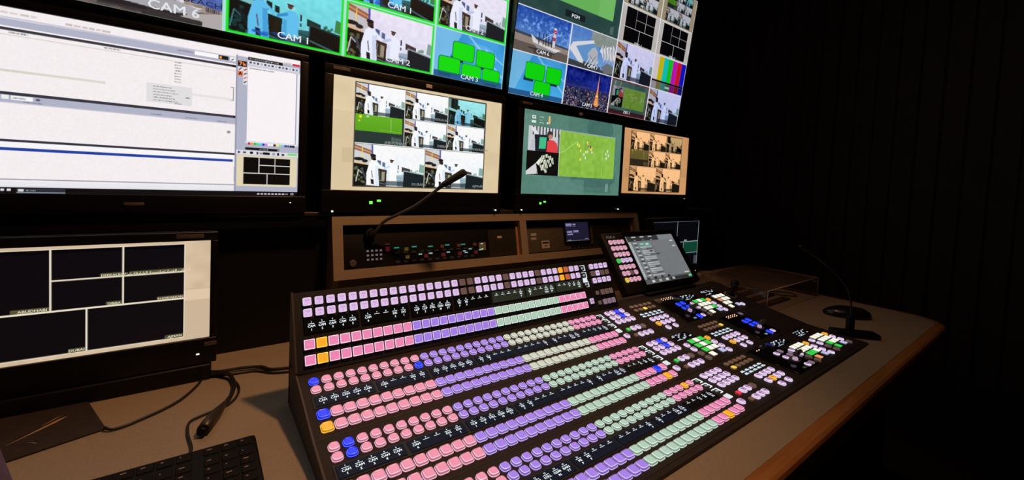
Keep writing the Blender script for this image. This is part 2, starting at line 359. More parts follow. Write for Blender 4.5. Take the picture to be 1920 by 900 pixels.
def feeds(c, tint=(1,1,1), bg=(226,206,168)):
    """beige page with seven small camera pictures"""
    c.a[:] = bg; c.mottle(5, 30, 8); c.rect(0,.3,.11,1,tuple(x-8 for x in bg),.6); c.rect(.05,.62,.11,.75,tuple(x-22 for x in bg),.6); c.rect(.885,.55,1,.7,tuple(x-10 for x in bg),.6)
    c.rect(.105,.028,.887,.966,(70,66,60))
    def st(a, b, cc, d, teal=False, s=0):
        q = c.sub(a, b, cc, d); studio(q, teal=teal, seed=s); g_ = q.a.mean(2, keepdims=True); q.a[:] = (q.a*.6+g_*.4) if teal else q.a*.85+g_*.15; q.a[:] = (q.a-128)*1.12+142+np.array((-4,3,0))
    st(.111,.036,.367,.31,s=1); g = c.sub(.111,.31,.357,.46); g.grad((105,180,40),(90,165,30)); g.line(.75,.1,.75,.9,.03,(190,220,150)); g.line(.5,.85,1,.9,.03,(160,205,110),.6); g.ell(.1,.15,.03,.1,(230,230,40)); g.ell(.08,.4,.02,.06,(220,220,60)); g.ell(.25,.1,.03,.06,(200,220,190))
    c.rect(.357,.31,.366,.46,(40,50,50)); c.rect(.111,.46,.366,.568,(38,56,54)); c.scrib(.30,.49,.355,.55,(120,140,140),3,2)
    st(.37,.036,.626,.30,s=2); st(.631,.04,.88,.30,True,s=3); st(.37,.31,.621,.565,s=4); st(.626,.31,.877,.565,s=5)
    st(.111,.576,.492,.957,s=6); st(.497,.576,.882,.957,s=7)
    c.line(.368,.03,.368,.57,.006,(235,235,235)); c.line(.628,.03,.628,.57,.006,(235,235,235)); c.line(.37,.305,.88,.305,.008,(230,240,240)); c.line(.11,.571,.88,.571,.008,(235,240,235)); c.line(.494,.575,.494,.96,.006,(235,235,235))
    if tint != (1, 1, 1): c.a[:] = (c.a*.25+c.a.mean(2, keepdims=True)*.75)
    c.a *= np.array(tint)
def match_page(c):
    """teal page: small marks, man in a red shirt, black and white detail, football pitch"""
    c.a[:] = (88,132,118); c.rect(.414,0,.70,.3,(82,126,112)); c.ell(.75,.1,.15,.16,(70,112,102)); c.rect(0,.05,.07,.5,(112,150,136),.5); c.rect(.6,.79,.9,.97,(78,120,108)); c.ell(.7,.78,.25,.12,(72,112,104)); c.rect(.2,.8,.6,1,(96,140,128),.6); c.mottle(4, 10, 5)
    c.rect(.075,.06,.108,.10,(225,235,225)); c.rect(.073,.12,.11,.15,(225,235,225)); c.rect(.08,.075,.1,.085,(88,132,118)); c.scrib(.137,.06,.18,.075,(225,235,225),3,1); c.scrib(.137,.10,.17,.112,(200,215,205),3,2); c.scrib(.137,.13,.18,.145,(225,235,225),3,3)
    c.rect(.22,.045,.237,.14,(230,190,120)); c.rect(.205,.12,.217,.145,(225,235,225))
    q = c.sub(.05,.185,.338,.48); q.a[:] = (205,208,210)
    for k in range(9): q.rect(.12+.1*k, 0, .155+.1*k, .35, (50,54,60))
    q.poly([(.05,.05),(.2,.05),(.3,.35),(.22,.4)], (225,228,230)); q.poly([(.18,.33),(.65,.3),(.62,1),(.22,1)], (28,34,42)); q.poly([(.34,.42),(.56,.40),(.54,.88),(.33,.9)], (70,190,140)); q.poly([(.12,.55),(.2,.5),(.22,1),(.05,1)], (190,195,200))
    q.ell(.66,.28,.09,.16,(60,50,50)); q.ell(.68,.36,.07,.1,(190,130,110)); q.poly([(.58,.58),(.66,.48),(.8,.5),(.9,.62),(.95,1),(.57,1)], (228,70,72)); q.rect(.92,.2,1,1,(60,64,70),.7)
    q = c.sub(.042,.48,.335,.77); q.a[:] = (10,10,12); q.poly([(0,.85),(.28,.5),(.35,.95),(0,1)], (215,215,215)); q.poly([(.28,.5),(.45,.2),(.5,.4),(.38,.6)], (235,240,220))
    for a, b, r_ in ((.5,.25,.06),(.6,.18,.05),(.7,.25,.06),(.55,.45,.07),(.66,.4,.05),(.78,.32,.05),(.48,.68,.08),(.6,.62,.06),(.72,.55,.05),(.8,.45,.04),(.58,.82,.05)): q.poly([(a-r_,b-r_*1.3),(a+r_*.6,b-r_*1.8),(a+r_,b+r_),(a-r_*.4,b+r_*1.6)], (215,222,200))
    for k in range(8): q.line(.3+.08*k, 1, .5+.07*k, .1, .02, (18,18,18))
    q = c.sub(.335,.185,.925,.768); pitch(q); q.line(.08,.45,.3,.2,.012,(190,220,140)); q.line(.0,.5,.08,.45,.012,(190,220,140)); q.line(.78,.2,.76,.95,.012,(170,215,120)); q.poly([(.78,.1),(1,.15),(1,1),(.8,1)], (150,200,80),.4)
    r = np.random.RandomState(8)
    for k in range(11): q.ell(.44+.14*r.rand(), .2+.22*r.rand(), .012, .03, [(230,230,230),(235,190,90),(240,240,120),(60,60,60)][k % 4])
    for x, y in ((.3,.27),(.33,.3),(.36,.4),(.36,.6),(.45,.55),(.42,.48),(.83,.42),(.86,.35),(.88,.45),(.84,.52)): q.ell(x, y, .012, .035, (236,240,90) if x < .4 else (225,230,225))
    c.line(.335,.185,.335,.768,.01,(200,215,190)); c.scrib(.84,.83,.87,.95,(160,190,180),2,4)
def tv_left(c):
    c.a[:] = (4,5,6)
    L = (170,225,215); G = (30,225,45)
    def cell(i, j, f):      # j = row from the bottom
        q = c.sub(i/4+.003, 1-(j+1)/4+.004, (i+1)/4-.003, 1-j/4-.004); f(q); return q
    c.a[:] = L
    cell(0, 0, beach_close); cell(1, 0, lambda q: studio(q, True, seed=1, border=G)); cell(2, 0, lambda q: studio(q, seed=2, border=G))
    cell(3, 0, lambda q: blue_boards(q, [(.24,.20,.54,.56,.22),(.58,.25,.85,.60,.66),(.06,.56,.35,.90,.06),(.38,.62,.66,.93,.42),(.69,.62,.95,.93,.74)]))
    cell(2, 1, lambda q: studio(q, True, seed=3, border=G)); cell(3, 1, lambda q: studio(q, seed=4, border=G)); cell(1, 1, lambda q: studio(q, True, seed=5, border=G)); cell(0, 1, night_city)
    q = c.sub(0, 0, .5, .5); match_page(q); q = c.sub(.5, 0, 1, .5); feeds(q)
def tv_right(c):
    c.a[:] = (225,228,235)
    def cell(i, j, f, wi=1, hj=1):
        q = c.sub(i/4+.003, 1-(j+hj)/4+.004, (i+wi)/4-.003, 1-j/4-.004); f(q); return q
    cell(0, 0, lambda q: blue_boards(q, [(.26,.18,.60,.56,.24),(.64,.18,.92,.56,.70),(.44,.58,.74,.98,.5)])); cell(1, 0, night_city)
    def evs(q):
        match_page(q); q.a[:] = q.a*np.array((.72,.72,.75))
        for b in ((0,0,.02,1),(.98,0,1,1),(0,0,1,.03),(0,.96,1,1)): q.rect(*b, (120,30,48))
        q.rect(.02,.86,.98,.97,(50,30,34))
    cell(2, 0, evs); cell(3, 0, lambda q: studio(q, seed=6, tint=(.86,.9,1))); cell(0, 1, beach); cell(1, 1, white_arches)
    cell(2, 1, lambda q: studio(q, seed=7, tint=(.9,.92,1))); cell(3, 1, bars); cell(2, 2, still_grid); cell(3, 2, still_grid)
    cell(2, 3, lambda q: (feeds(q), q.a.__imul__(.75))); cell(3, 3, lambda q: (feeds(q), q.a.__imul__(.7)))
    def pgm(q):
        q.a[:] = (44,72,70); q.mottle(5, 20, 2); q.rect(.3,.1,.92,.8,(105,180,90)); q.rect(.3,.1,.92,.8,(110,185,95),.5); q.rect(.75,.1,.92,.8,(125,195,110),.6); q.poly([(.05,.1),(.29,.1),(.29,.45),(.05,.45)], (170,175,178)); q.rect(.05,.45,.29,.8,(16,16,18))
        q.rect(.42,.87,.62,.95,(24,34,36)); q.scrib(.9,.86,.94,.97,(110,140,135),2,3)
    cell(0, 2, pgm, 2, 2)
def ui_page(c):
    """character generator software page: pale panels, grey tool bars, preview at lower right"""
    wht = (247,240,242); c.a[:] = wht
    yy = np.linspace(0, 1, c.h)[:, None, None]; xx = np.linspace(0, 1, c.w)[None, :, None]
    c.mottle(2.5, 3, 2)
    gr = (178,180,200); dk = (56,56,66)
    c.scrib(.0,.022,.26,.036,(150,140,140),8,1,.5); c.scrib(.32,.03,.43,.045,(140,120,120),3,2,.5)
    c.poly([(0,.066),(.777,.054),(.777,.10),(0,.10)], gr); c.rect(0,.052,.777,.06,(200,200,214)); c.rect(.65,.06,.72,.085,(252,250,250)); c.scrib(.60,.068,.645,.078,(120,118,130),4,3); c.rect(.722,.06,.752,.085,(22,16,14)); c.rect(.724,.065,.731,.08,(255,170,70)); c.rect(.758,.06,.775,.085,(250,250,252)); c.line(.762,.08,.77,.068,.006,(60,60,80))
    c.rect(0,.108,.777,.124,dk); c.rect(.765,.108,.777,.124,(20,20,24)); c.rect(0,.146,.777,.149,(190,190,180)); c.scrib(.20,.128,.24,.137,(120,120,110),3,5); c.scrib(.41,.128,.45,.137,(120,120,110),3,6)
    c.rect(0,.33,.413,.344,(222,218,206)); c.scrib(.0,.332,.25,.342,(206,200,180),9,7,.5); c.rect(.644,.335,.77,.352,(232,230,230))
    for k in range(8): c.scrib(.593,.149+.0175*k,.612,.157+.0175*k,(120,118,116),2,9+k)
    c.rect(.517,.302,.644,.42,(226,224,226)); 
    for k in range(6): c.scrib(.535,.316+.017*k,.585+.01*(k % 3),.322+.017*k,(110,106,110),5,30+k,.8)
    c.rect(.625,.366,.637,.372,(110,106,110)); c.scrib(.595,.41,.615,.417,(110,106,110),2,40); c.line(.77,.26,.77,.35,.004,(120,120,120)); c.line(.76,.26,.772,.26,.004,(120,120,120)); c.line(.76,.35,.772,.35,.004,(120,120,120))
    c.rect(0,.45,.781,.466,dk); c.rect(.77,.45,.781,.466,(20,20,24)); c.rect(0,.466,.781,.506,gr); c.rect(.03,.47,.18,.49,(235,235,240)); c.rect(.205,.47,.25,.492,(250,250,250)); c.scrib(.208,.476,.235,.486,(130,130,140),4,50); c.rect(.185,.468,.20,.49,(240,240,244)); c.rect(.256,.474,.265,.486,(90,90,110))
    c.scrib(.23,.496,.27,.503,(110,110,130),4,51); c.scrib(.53,.49,.56,.497,(110,110,130),3,52); c.scrib(.625,.492,.66,.499,(110,110,130),3,53); c.scrib(.72,.495,.75,.502,(110,110,130),3,54); c.rect(0,.506,.781,.511,(205,205,215))
    c.ell(.757,.565,.006,.01,(150,150,150)); c.rect(0,.706,.782,.719,dk); c.rect(0,.719,.782,.745,(250,248,250)); c.rect(0,.75,.772,.766,(34,68,160)); c.rect(.775,.80,.783,.90,(205,205,205))
    c.rect(0,.921,.784,.926,(140,140,150)); c.rect(0,.935,1,.966,(236,234,240)); c.rect(0,.958,1,.966,(225,225,230)); c.scrib(.90,.942,.985,.95,(150,150,160),8,60)
    c.rect(0,.966,1,1,(14,12,16)); c.rect(.0,.968,.014,.985,(90,170,230)); c.rect(.195,.975,.203,.988,(225,225,230)); c.rect(.182,.975,.19,.988,(230,225,225)); c.rect(.215,.972,.32,.996,(50,48,56)); c.rect(.218,.977,.23,.99,(220,220,225)); c.scrib(.235,.98,.255,.988,(190,190,190),3,61); c.rect(.215,.993,.32,.998,(150,170,190))
    for k in range(8): c.rect(.855+.0125*k,.979,.863+.0125*k,.989,(205,205,210))
    c.scrib(.942,.979,.965,.989,(210,210,215),4,62); c.rect(.975,.978,.985,.99,(225,225,230)); c.rect(.977,.981,.983,.987,(14,12,16))
    # right column
    c.rect(.777,.035,1,1,(246,242,246)) if False else None
    c.rect(.780,.04,1,.966,gr); c.rect(.78,0,1,.04,wht); c.rect(.777,.035,.782,.966,(150,150,175))
    c.rect(.816,.038,.935,.058,(12,10,12)); c.scrib(.82,.043,.92,.053,(225,225,230),9,70); c.rect(.97,.03,.998,.046,(205,45,65)); c.scrib(.94,.03,.965,.04,(150,150,160),3,71)
    c.rect(.783,.072,.812,.11,(28,16,14)); c.line(.787,.08,.795,.08,.006,(255,150,90)); c.line(.795,.08,.79,.104,.006,(255,150,90)); c.line(.8,.08,.802,.103,.006,(255,150,90)); c.line(.802,.103,.805,.088,.006,(255,150,90)); c.line(.805,.088,.808,.103,.006,(255,150,90))
    c.rect(.783,.143,.799,.173,(240,120,60)); c.line(.787,.168,.791,.148,.006,(40,20,10)); c.line(.791,.148,.795,.168,.006,(40,20,10)); c.rect(.783,.112,.799,.141,(228,226,232)); c.line(.786,.136,.795,.118,.006,(60,60,70)); c.rect(.801,.112,.814,.23,(232,226,230))
    for k, q in enumerate(((190,60,60),(90,90,110),(220,110,90),(70,70,80))): c.line(.803,.135+.028*k,.812,.122+.028*k,.008,q)
    c.rect(.816,.06,.995,.088,(226,226,234)); 
    for k in range(14): c.rect(.82+.0125*k,.066,.828+.0125*k,.08,[(70,70,80),(120,130,150),(70,70,80),(180,180,190)][k % 4])
    c.rect(.816,.088,1,.098,(206,206,222)); c.rect(.816,.10,.986,.615,(250,244,247)); c.rect(.9865,.10,.9885,.615,(130,130,150)); c.rect(.99,.098,1,.615,(240,238,244)); c.scrib(.82,.108,.905,.116,(90,90,90),9,72); c.mottle(1, 2, 1)
    c.rect(.812,.615,1,.63,(225,225,232))
    for k, q in enumerate(((200,40,40),(240,160,60),(60,190,60),(60,220,120),(70,210,230),(40,50,220),(230,120,230),(250,250,250),(250,250,250),(90,20,20),(240,240,120),(150,230,120),(120,200,240),(80,60,120),(60,100,140),(30,20,40),(20,20,20))): c.rect(.82+.0098*k,.625,.8285+.0098*k,.64,q)
    c.rect(.812,.66,.93,.677,(12,10,12)); c.scrib(.86,.664,.89,.673,(225,225,230),3,73); c.rect(.922,.662,.93,.676,(140,140,150)); c.rect(.93,.66,1,.677,gr)
    c.rect(.782,.68,1,.712,(224,222,230)); c.poly([(.788,.686),(.797,.696),(.788,.706)], (30,30,40)); c.rect(.805,.69,.815,.702,(60,60,70)); c.ell(.833,.696,.006,.009,(20,20,20)); c.rect(.85,.688,.856,.705,(70,70,80)); c.scrib(.86,.69,.872,.703,(60,60,70),2,74); c.rect(.872,.688,.896,.704,(16,14,16)); c.rect(.905,.688,.915,.705,(150,160,170)); c.rect(.922,.686,.93,.706,(20,20,20)); c.rect(.938,.69,.948,.705,(60,60,70)); c.rect(.96,.685,.995,.70,(120,220,120))
    c.rect(.784,.715,.995,.93,(226,214,180)); q = c.sub(.77,.712,1.0,.925); g = still_grid
    c.rect(.806,.726,.9705,.918,(225,225,220))
    for q in ((.807,.728,.858,.836),(.861,.728,.914,.778),(.9165,.728,.97,.778),(.861,.784,.914,.836),(.9165,.784,.97,.836),(.807,.842,.887,.917),(.890,.842,.97,.917)): c.rect(*q, (4,4,6))
def left_page(c):
    still_grid(c, bg=(216,190,160), line=(240,228,205), cell=(4,5,11))
    c.rect(.885,.485,1,.6,(228,202,172)); c.rect(.885,.6,1,1,(208,184,156)); c.line(.885,.485,1,.492,.005,(190,165,140))
    for q in ((.24,.53,.366,.566),(.545,.268,.627,.30),(.655,.268,.88,.30),(.565,.533,.627,.566),(.765,.533,.88,.566),(.43,.922,.491,.958),(.80,.922,.88,.958)): c.rect(*q, (88,84,60))
def right_page(c):
    c.a[:] = (8,9,16); L = (170,190,200)
    for q in ((0,0,1,.012),(.0,0,.006,1),(.99,0,1,1),(.51,0,.518,.5),(.0,.46,1,.475),(.66,.46,.668,1),(0,.72,1,.73)): c.rect(*q, L)
    c.rect(.67,.475,.988,.715,(18,78,56)); c.rect(.67,.42,.74,.455,(160,170,175)); c.rect(.9,.735,.985,.8,(20,22,30)); c.rect(.92,.8,.985,.99,(150,160,165),.5)
def menu_page(c):
    c.a[:] = (128,132,136); c.mottle(4, 3, 6); r = np.random.RandomState(4)
    c.rect(.0,0,.06,1,(165,168,172)); c.rect(.02,.0,.66,.115,(58,58,58)); c.rect(.66,0,1,.12,(140,144,148))
    for k in range(3): c.rect(.12+.17*k,.015,.2+.17*k,.035,(225,225,225)); c.rect(.14+.17*k,.09,.18+.17*k,.10,(200,200,200))
    for j in range(17):
        y = .15+.042*j
        c.rect(.02,y,.06,y+.025,(210,214,214)); c.rect(.10+.01*(j % 3),y,.17,y+.022,(70,72,76) if j % 2 else (215,218,218)); c.rect(.0,y,.012,y+.03,(90,92,96))
        c.rect(.2,y,.44,y+.034,(175,180,182) if j % 3 else (95,97,100)); c.rect(.21,y+.008,.24+.1*r.rand(),y+.018,(225,228,228))
    c.rect(.2,.15,.44,.235,(120,160,150)); c.rect(.23,.17,.3,.19,(200,235,225)); c.rect(.34,.17,.40,.21,(205,240,230)); c.rect(.36,.33,.42,.36,(60,60,64)); c.rect(.46,.40,.54,.43,(70,72,74)); c.rect(.48,.12,.485,.9,(110,112,116))
    c.rect(.88,.14,.95,.17,(220,222,222)); c.rect(.89,.26,.95,.29,(215,217,217)); c.rect(.87,.86,.97,.885,(225,225,225)); c.rect(0,.90,1,1,(96,98,100)); c.rect(.50,.93,1,.99,(50,52,54)); c.rect(.92,.93,.99,.975,(110,230,150))
    for k in range(8): c.rect(.06+.07*k,.87+.06*(k % 2),.115+.07*k,.915+.06*(k % 2),[(60,62,66),(225,226,226),(40,42,44),(190,192,192)][k % 4])
def rack_page(c):
    c.a[:] = (40,36,66); c.mottle(3, 5, 3)
    for q in ((.03,.07,.28,.19),(.32,.09,.45,.17),(.32,.22,.45,.24),(.03,.22,.28,.235),(.06,.46,.28,.56),(.33,.44,.55,.55),(.07,.60,.30,.68)): c.rect(*q, (170,165,215))
    c.rect(.08,.93,.2,.96,(200,200,220)); c.rect(.8,.9,.95,.93,(170,170,200)); c.rect(.0,.975,1,1,(160,160,180))
M_pic = {}
def picture_material(gain):
    k = 'screen_picture_%d' % round(gain*100)
    if k in M_pic: return M_pic[k]
    m = bpy.data.materials.new(k); m.use_nodes = True; nt = m.node_tree; b = nt.nodes['Principled BSDF']
    b.inputs['Base Color'].default_value = (.01, .01, .012, 1); b.inputs['Roughness'].default_value = .35
    a = nt.nodes.new('ShaderNodeAttribute'); a.attribute_name = 'picture'
    nt.links.new(a.outputs['Color'], b.inputs['Emission Color']); b.inputs['Emission Strength'].default_value = gain
    m.cycles.emission_sampling = 'NONE'; M_pic[k] = m; return m
def picture(name, painter, W_, H_, w, h, parent, M, gain=1.0):
    a = np.zeros((H_, W_, 3)); painter(CV(a)); a = np.clip(a, 0, 255)/255
    a = np.where(a <= .04045, a/12.92, ((a+.055)/1.055)**2.4)[::-1]          # row 0 = bottom
    x = (np.arange(W_))/(W_-1)*w; y = (np.arange(H_))/(H_-1)*h
    X, Y = np.meshgrid(x, y); n = W_*H_
    co = np.zeros((n, 3), np.float32); co[:, 0] = X.ravel(); co[:, 1] = Y.ravel()
    i = np.arange(n).reshape(H_, W_); q = np.stack([i[:-1, :-1], i[:-1, 1:], i[1:, 1:], i[1:, :-1]], -1).reshape(-1, 4)
    me = bpy.data.meshes.new(name); me.vertices.add(n); me.vertices.foreach_set('co', co.ravel())
    me.loops.add(q.size); me.loops.foreach_set('vertex_index', q.ravel().astype(np.int32)); me.polygons.add(len(q))
    me.polygons.foreach_set('loop_start', (np.arange(len(q))*4).astype(np.int32)); me.polygons.foreach_set('loop_total', np.full(len(q), 4, np.int32))
    me.update(calc_edges=True)
    at = me.attributes.new('picture', 'FLOAT_COLOR', 'POINT'); c4 = np.ones((n, 4), np.float32); c4[:, :3] = a.reshape(-1, 3); at.data.foreach_set('color', c4.ravel())
    me.materials.append(picture_material(gain)); o = bpy.data.objects.new(name, me); place(o, parent, M); return o
G_cap = glow('caption_white', (235, 240, 245), .9)
G_capdim = glow('caption_dim', (150, 160, 160), .8)
G_cream = glow('caption_cream', (232, 226, 190), .9)
def captions(parent, M, items, w, h, matl=None, name='caption'):
    """items: (text, u, v, height as a share of the screen height)"""
    for t, u, v, s in items:
        mb = MB(); put_text(mb, t, u*w, (1-v)*h, s*h, .0006, M, wide=1.12); put_text(mb, t, u*w+.0006*s*h/.012, (1-v)*h, s*h, .00065, M, wide=1.12); mb.build(name, matl or G_cap, parent)

# ------------------------------------------------------------------ the room
def structure(mb, name, m): o = mb.build(name, m); o['kind'] = 'structure'; return o
ZF = -.86; ZC = 2.1
structure(MB().box((-2.6, -3.2, ZF-.1), (3.1, .8, ZF)), 'floor', M_floor)
structure(MB().box((-2.6, -3.2, ZC), (3.1, .8, ZC+.1)), 'ceiling', M_ceil)
structure(MB().box((-2.6, .7, ZF), (3.1, .8, ZC)), 'wall_back', M_wall)
structure(MB().box((-2.6, -3.3, ZF), (3.1, -3.2, ZC)), 'wall_front', M_wall)
structure(MB().box((-2.7, -3.3, ZF), (-2.6, .8, ZC)), 'wall_left', M_wall)
wr = MB()                                  # boarded side wall, one continuous skin with V grooves
prof = [(-3.2, 2.95), (-3.2, 2.85)]; yy_ = -3.2
while yy_ < .66:
    yy_ += .09; prof += [(yy_-.006, 2.85), (yy_, 2.858), (yy_+.006, 2.85)]
prof += [(.7, 2.85), (.7, 2.95)]
n_ = len(prof); vv = [(x, y, ZF) for y, x in prof]+[(x, y, ZC) for y, x in prof]
wr.add(vv, [[i, (i+1) % n_, n_+(i+1) % n_, n_+i] for i in range(n_)])
structure(wr, 'wall_right', M_wall)

# ------------------------------------------------------------------ desk
ZD = -.08
desk = empty('desk', (.3, 0, ZF), 'long brown laminate desk with wooden front edge, carrying the button console', 'desk')
def round_corner(x, y, r, a0, n=8): return [(x+r*math.cos(R(a0+90*k/n)), y+r*math.sin(R(a0+90*k/n))) for k in range(n+1)]
out = [(-1.7, .66), (-1.7, -.495)] + round_corner(1.935-.09, -.495+.09, .09, -90) + [(1.935, .66)]
MB().prism_z(out, ZD-.035, ZD).build('desktop', M_desk, desk)
nos = MB()                                  # rounded wooden nosing along the front and the right end
path = [(-1.7, -.495)] + round_corner(1.935-.09, -.495+.09, .09, -90) + [(1.935, .66)]
sec = [(0, -.0005), (.020, -.001), (.0255, -.004), (.028, -.010), (.028, -.050), (.02, -.058), (0, -.058)]
loops = []
for i, p in enumerate(path):
    a = Vector(path[max(i-1, 0)]); b = Vector(path[min(i+1, len(path)-1)]); t = (b-a).normalized(); nrm = Vector((t.y, -t.x))
    loops.append([(p[0]+nrm.x*d, p[1]+nrm.y*d, ZD+z) for d, z in sec])
nos.loft(loops, [0]*len(loops), 0, smooth=False, capbottom=True); nos.build('front_edge', M_wood, desk)
for x in (-1.5, 1.78):
    MB().rbox((x, -.40, ZF), (x+.04, .6, ZD-.036), .004).build('leg_panel', M_black, desk)
MB().box((-1.46, .5, ZF+.1), (1.78, .52, ZD-.036)).build('modesty_panel', M_black, desk)

# ------------------------------------------------------------------ shelf with upstand, carrying the monitor row
shelf = empty('monitor_shelf', (.3, .45, ZD), 'black shelf over the back of the desk under the row of monitors', 'shelf')
MB().rbox((-1.2, .3375, .2335), (1.95, .69, .2425), .0015).build('shelf_board', mat('shelf_black', (.03, .022, .018), .35, noise=.1), shelf)
MB().box((-1.2, .37, ZD), (.10, .385, .2335)).build('back_panel', M_black, shelf)
MB().box((1.325, .37, ZD), (1.95, .385, .2335)).build('back_panel', M_black, shelf)
for x0, x1 in ((-1.2, .095), (1.322, 1.95)):
    MB().box((x0, .34, .208), (x1, .352, .2335)).build('front_lip', M_bezel, shelf)

# ------------------------------------------------------------------ monitors
def monitor(name, label, M, w, h, bz, depth, painter, res, gain, cat='monitor', group=None, lean=0):
    """M: origin at the lower left screen corner, x right, y up, z to the viewer; bz = left, right, top, bottom"""
    l, r, t, b = bz
    c = M @ Vector((w/2, -b, 0)); root = empty(name, c, label, cat, group)
    x0, x1, y0, y1 = -l, w+r, -b, h+t
    mb = MB(); zf = .006
    for a_, b_ in (((x0, y0), (x1, 0)), ((x0, h), (x1, y1)), ((x0, 0), (0, h)), ((w, 0), (x1, h))):
        mb.rbox((a_[0], a_[1], -.012), (b_[0], b_[1], zf), min(.002, (b_[0]-a_[0])/4, (b_[1]-a_[1])/4), M=M)
    mb.build('bezel', M_bezel, root)
    MB().rbox((x0+.002, y0+.002, -depth), (x1-.002, y1-.002, -.002), .006, M=M).build('rear_housing', M_black, root)
    p = picture('screen', painter, res[0], res[1], w, h, root, M @ Matrix.Translation((0, 0, 0.0)), gain)
    return root, p
def upright(x, y, z): return frame_mat((x, y, z), (1, 0, 0), (0, 0, 1), (0, -1, 0))
SH = .2425
YM = .3356
# upper TVs, tipped toward the operators
def tipped(x, y, z, yaw, tilt, roll):
    ex = Vector((math.cos(yaw), -math.sin(yaw), 0)); up = math.cos(tilt)*Vector((0, 0, 1))+math.sin(tilt)*Vector((-math.sin(yaw), -math.cos(yaw), 0))
    e2 = math.cos(roll)*ex+math.sin(roll)*up; u2 = -math.sin(roll)*ex+math.cos(roll)*up
    return frame_mat((x, y, z), e2, u2, e2.cross(u2))
MA = tipped(-.3639, YM, .6311, R(-.915), R(3.86), R(-.2)); wA = .9735; hA = wA*9/16
MBm = tipped(.6193, YM, .6170, R(-1.2), R(7.0), R(.15)); wB = .9685; hB = wB*9/16
tvA, pA = monitor('wall_television', 'large television above the left monitors, with green framed camera tiles and a beached boat', MA, wA, hA, (.004, .003, .012, .008), .045, tv_left, (640, 360), 1.0, 'television', 'wall televisions')
captions(pA, MA, [('CAM 6', .165, .957, .032), ('CAM 1', .385, .967, .027), ('CAM 2', .645, .966, .027), ('CAM 3', .875, .975, .024), ('CAM 1', .64, .717, .027), ('CAM 2', .88, .717, .025)], wA, hA)
mbt = MB(); put_text(mbt, 'JONES BEACH', .178*wA, (1-.912)*hA, .018*hA, .0006, MA, wide=1.5); mbt.build('caption', glow('boat_lettering', (40, 40, 70), .6), pA)
tvB, pB = monitor('wall_television', 'large television at upper right with colour bars, night tower and green boards tiles', MBm, wB, hB, (.003, .01, .012, .008), .045, tv_right, (640, 360), .9, 'television', 'wall televisions')
captions(pB, MBm, [('PGM', .26, .456, .022), ('CAM 6', .13, .725, .022), ('CAM 7', .38, .725, .022), ('CAM 4', .125, .975, .022), ('CAM 5', .38, .975, .022), ('EVS 1', .62, .972, .02), ('STILL 1', .625, .485, .018), ('STILL 2', .875, .485, .018), ('ME 1', .62, .225, .018), ('BARS', .875, .72, .016)], wB, hB)
for root, M_, ww, hh in ((tvA, MA, wA, hA), (tvB, MBm, wB, hB)):
    p = M_ @ Vector((ww/2, hh/2, -.045)); MB().rbox((p.x-.12, p.y+.0, p.z-.08), (p.x+.12, .7, p.z+.08), .004).build('wall_bracket', M_black, root)
# middle row
mons = [('desktop_monitor', 'wide monitor at left showing white software pages with a blue bar', -.534, .2811, .561, .3155, (.016, .018, .016, .0386), ui_page, (640, 360), .98),
        ('broadcast_monitor', 'monitor with beige page of seven small camera pictures, above the rack left opening', .1007, .2987, .5007, .2817, (.022, .010, .024, .0562), feeds, (480, 270), .95),
        ('broadcast_monitor', 'monitor with green page, man in red shirt and football pitch', .6903, .2990, .4958, .2789, (.022, .0055, .022, .0565), match_page, (400, 225), .95),
        ('desktop_monitor', 'smallest looking monitor at far right of the row with orange tinted camera pictures', 1.197, .3098, .4677, .2631, (.0045, .018, .018, .0673), lambda c: feeds(c, (1.0, .76, .53)), (320, 180), .95)]
roots = []
for nm, lb, x, z, w_, h_, bz, pt, res, g in mons:
    root, p = monitor(nm, lb, upright(x, YM, z), w_, h_, bz, .05, pt, res, g, group='monitors standing on the shelf'); roots.append((root, p))
G_led = glow('led_green', (90, 235, 60), 2.5); G_ledw_glint = glow('led_white_glint', (235, 225, 200), 1.5)
def patch(parent, name, x, z, w_, h_, m, y=YM-.0062, t=.0012):
    return MB().rbox((x-w_/2, y-t, z-h_/2), (x+w_/2, y, z+h_/2), .0003).build(name, m, parent)
for (root, p), (lx, l2), leds in ((roots[1], (.3501, .1182), (.1992, .2201)), (roots[2], (.9464, .6991), (.7752, .7939))):
    patch(root, 'tally_plate', lx, .5915, .018, .010, M_label); patch(root, 'name_plate', l2, .5955, .040, .008, M_dull)
    for k, xx in enumerate(leds): patch(root, 'indicator_light', xx, .2675+.005*k, .008 if k == 0 else .010, .007-.002*k, G_led)
    for k in range(8): patch(root, 'menu_button', leds[0]+.16+.022*k, .268, .011, .006, M_gloss)
    for xx in (.004, .49): patch(root, 'foot_screw', (0.1007 if root is roots[1][0] else .6903)+xx, .2455, .004, .004, G_ledw_glint, y=YM-.006, t=.004)  # screws are no lamps: white glow stands in for their reflected glint
patch(roots[0][0], 'brand_plate', -.26, .263, .03, .006, M_dull); patch(roots[0][0], 'power_light', .012, .2665, .003, .002, G_ledw_glint)
patch(roots[3][0], 'brand_plate', 1.385, .295, .03, .006, M_dull); patch(roots[3][0], 'power_light', 1.648, .292, .003, .003, G_ledw_glint); patch(roots[3][0], 'name_plate', 1.64, .583, .022, .005, M_dull)
feedcap = [('DEEKALBA', .585, .27, .022), ('ABUDHABI', .322, .548, .028), ('DIBBA', .598, .535, .024), ('KHORFAKKAN', .845, .535, .022), ('DUBAI', .455, .93, .026), ('AJMAN', .845, .93, .026)]
captions(roots[1][1], upright(.1007, YM, .2987), feedcap, .5007, .2817, G_capdim)
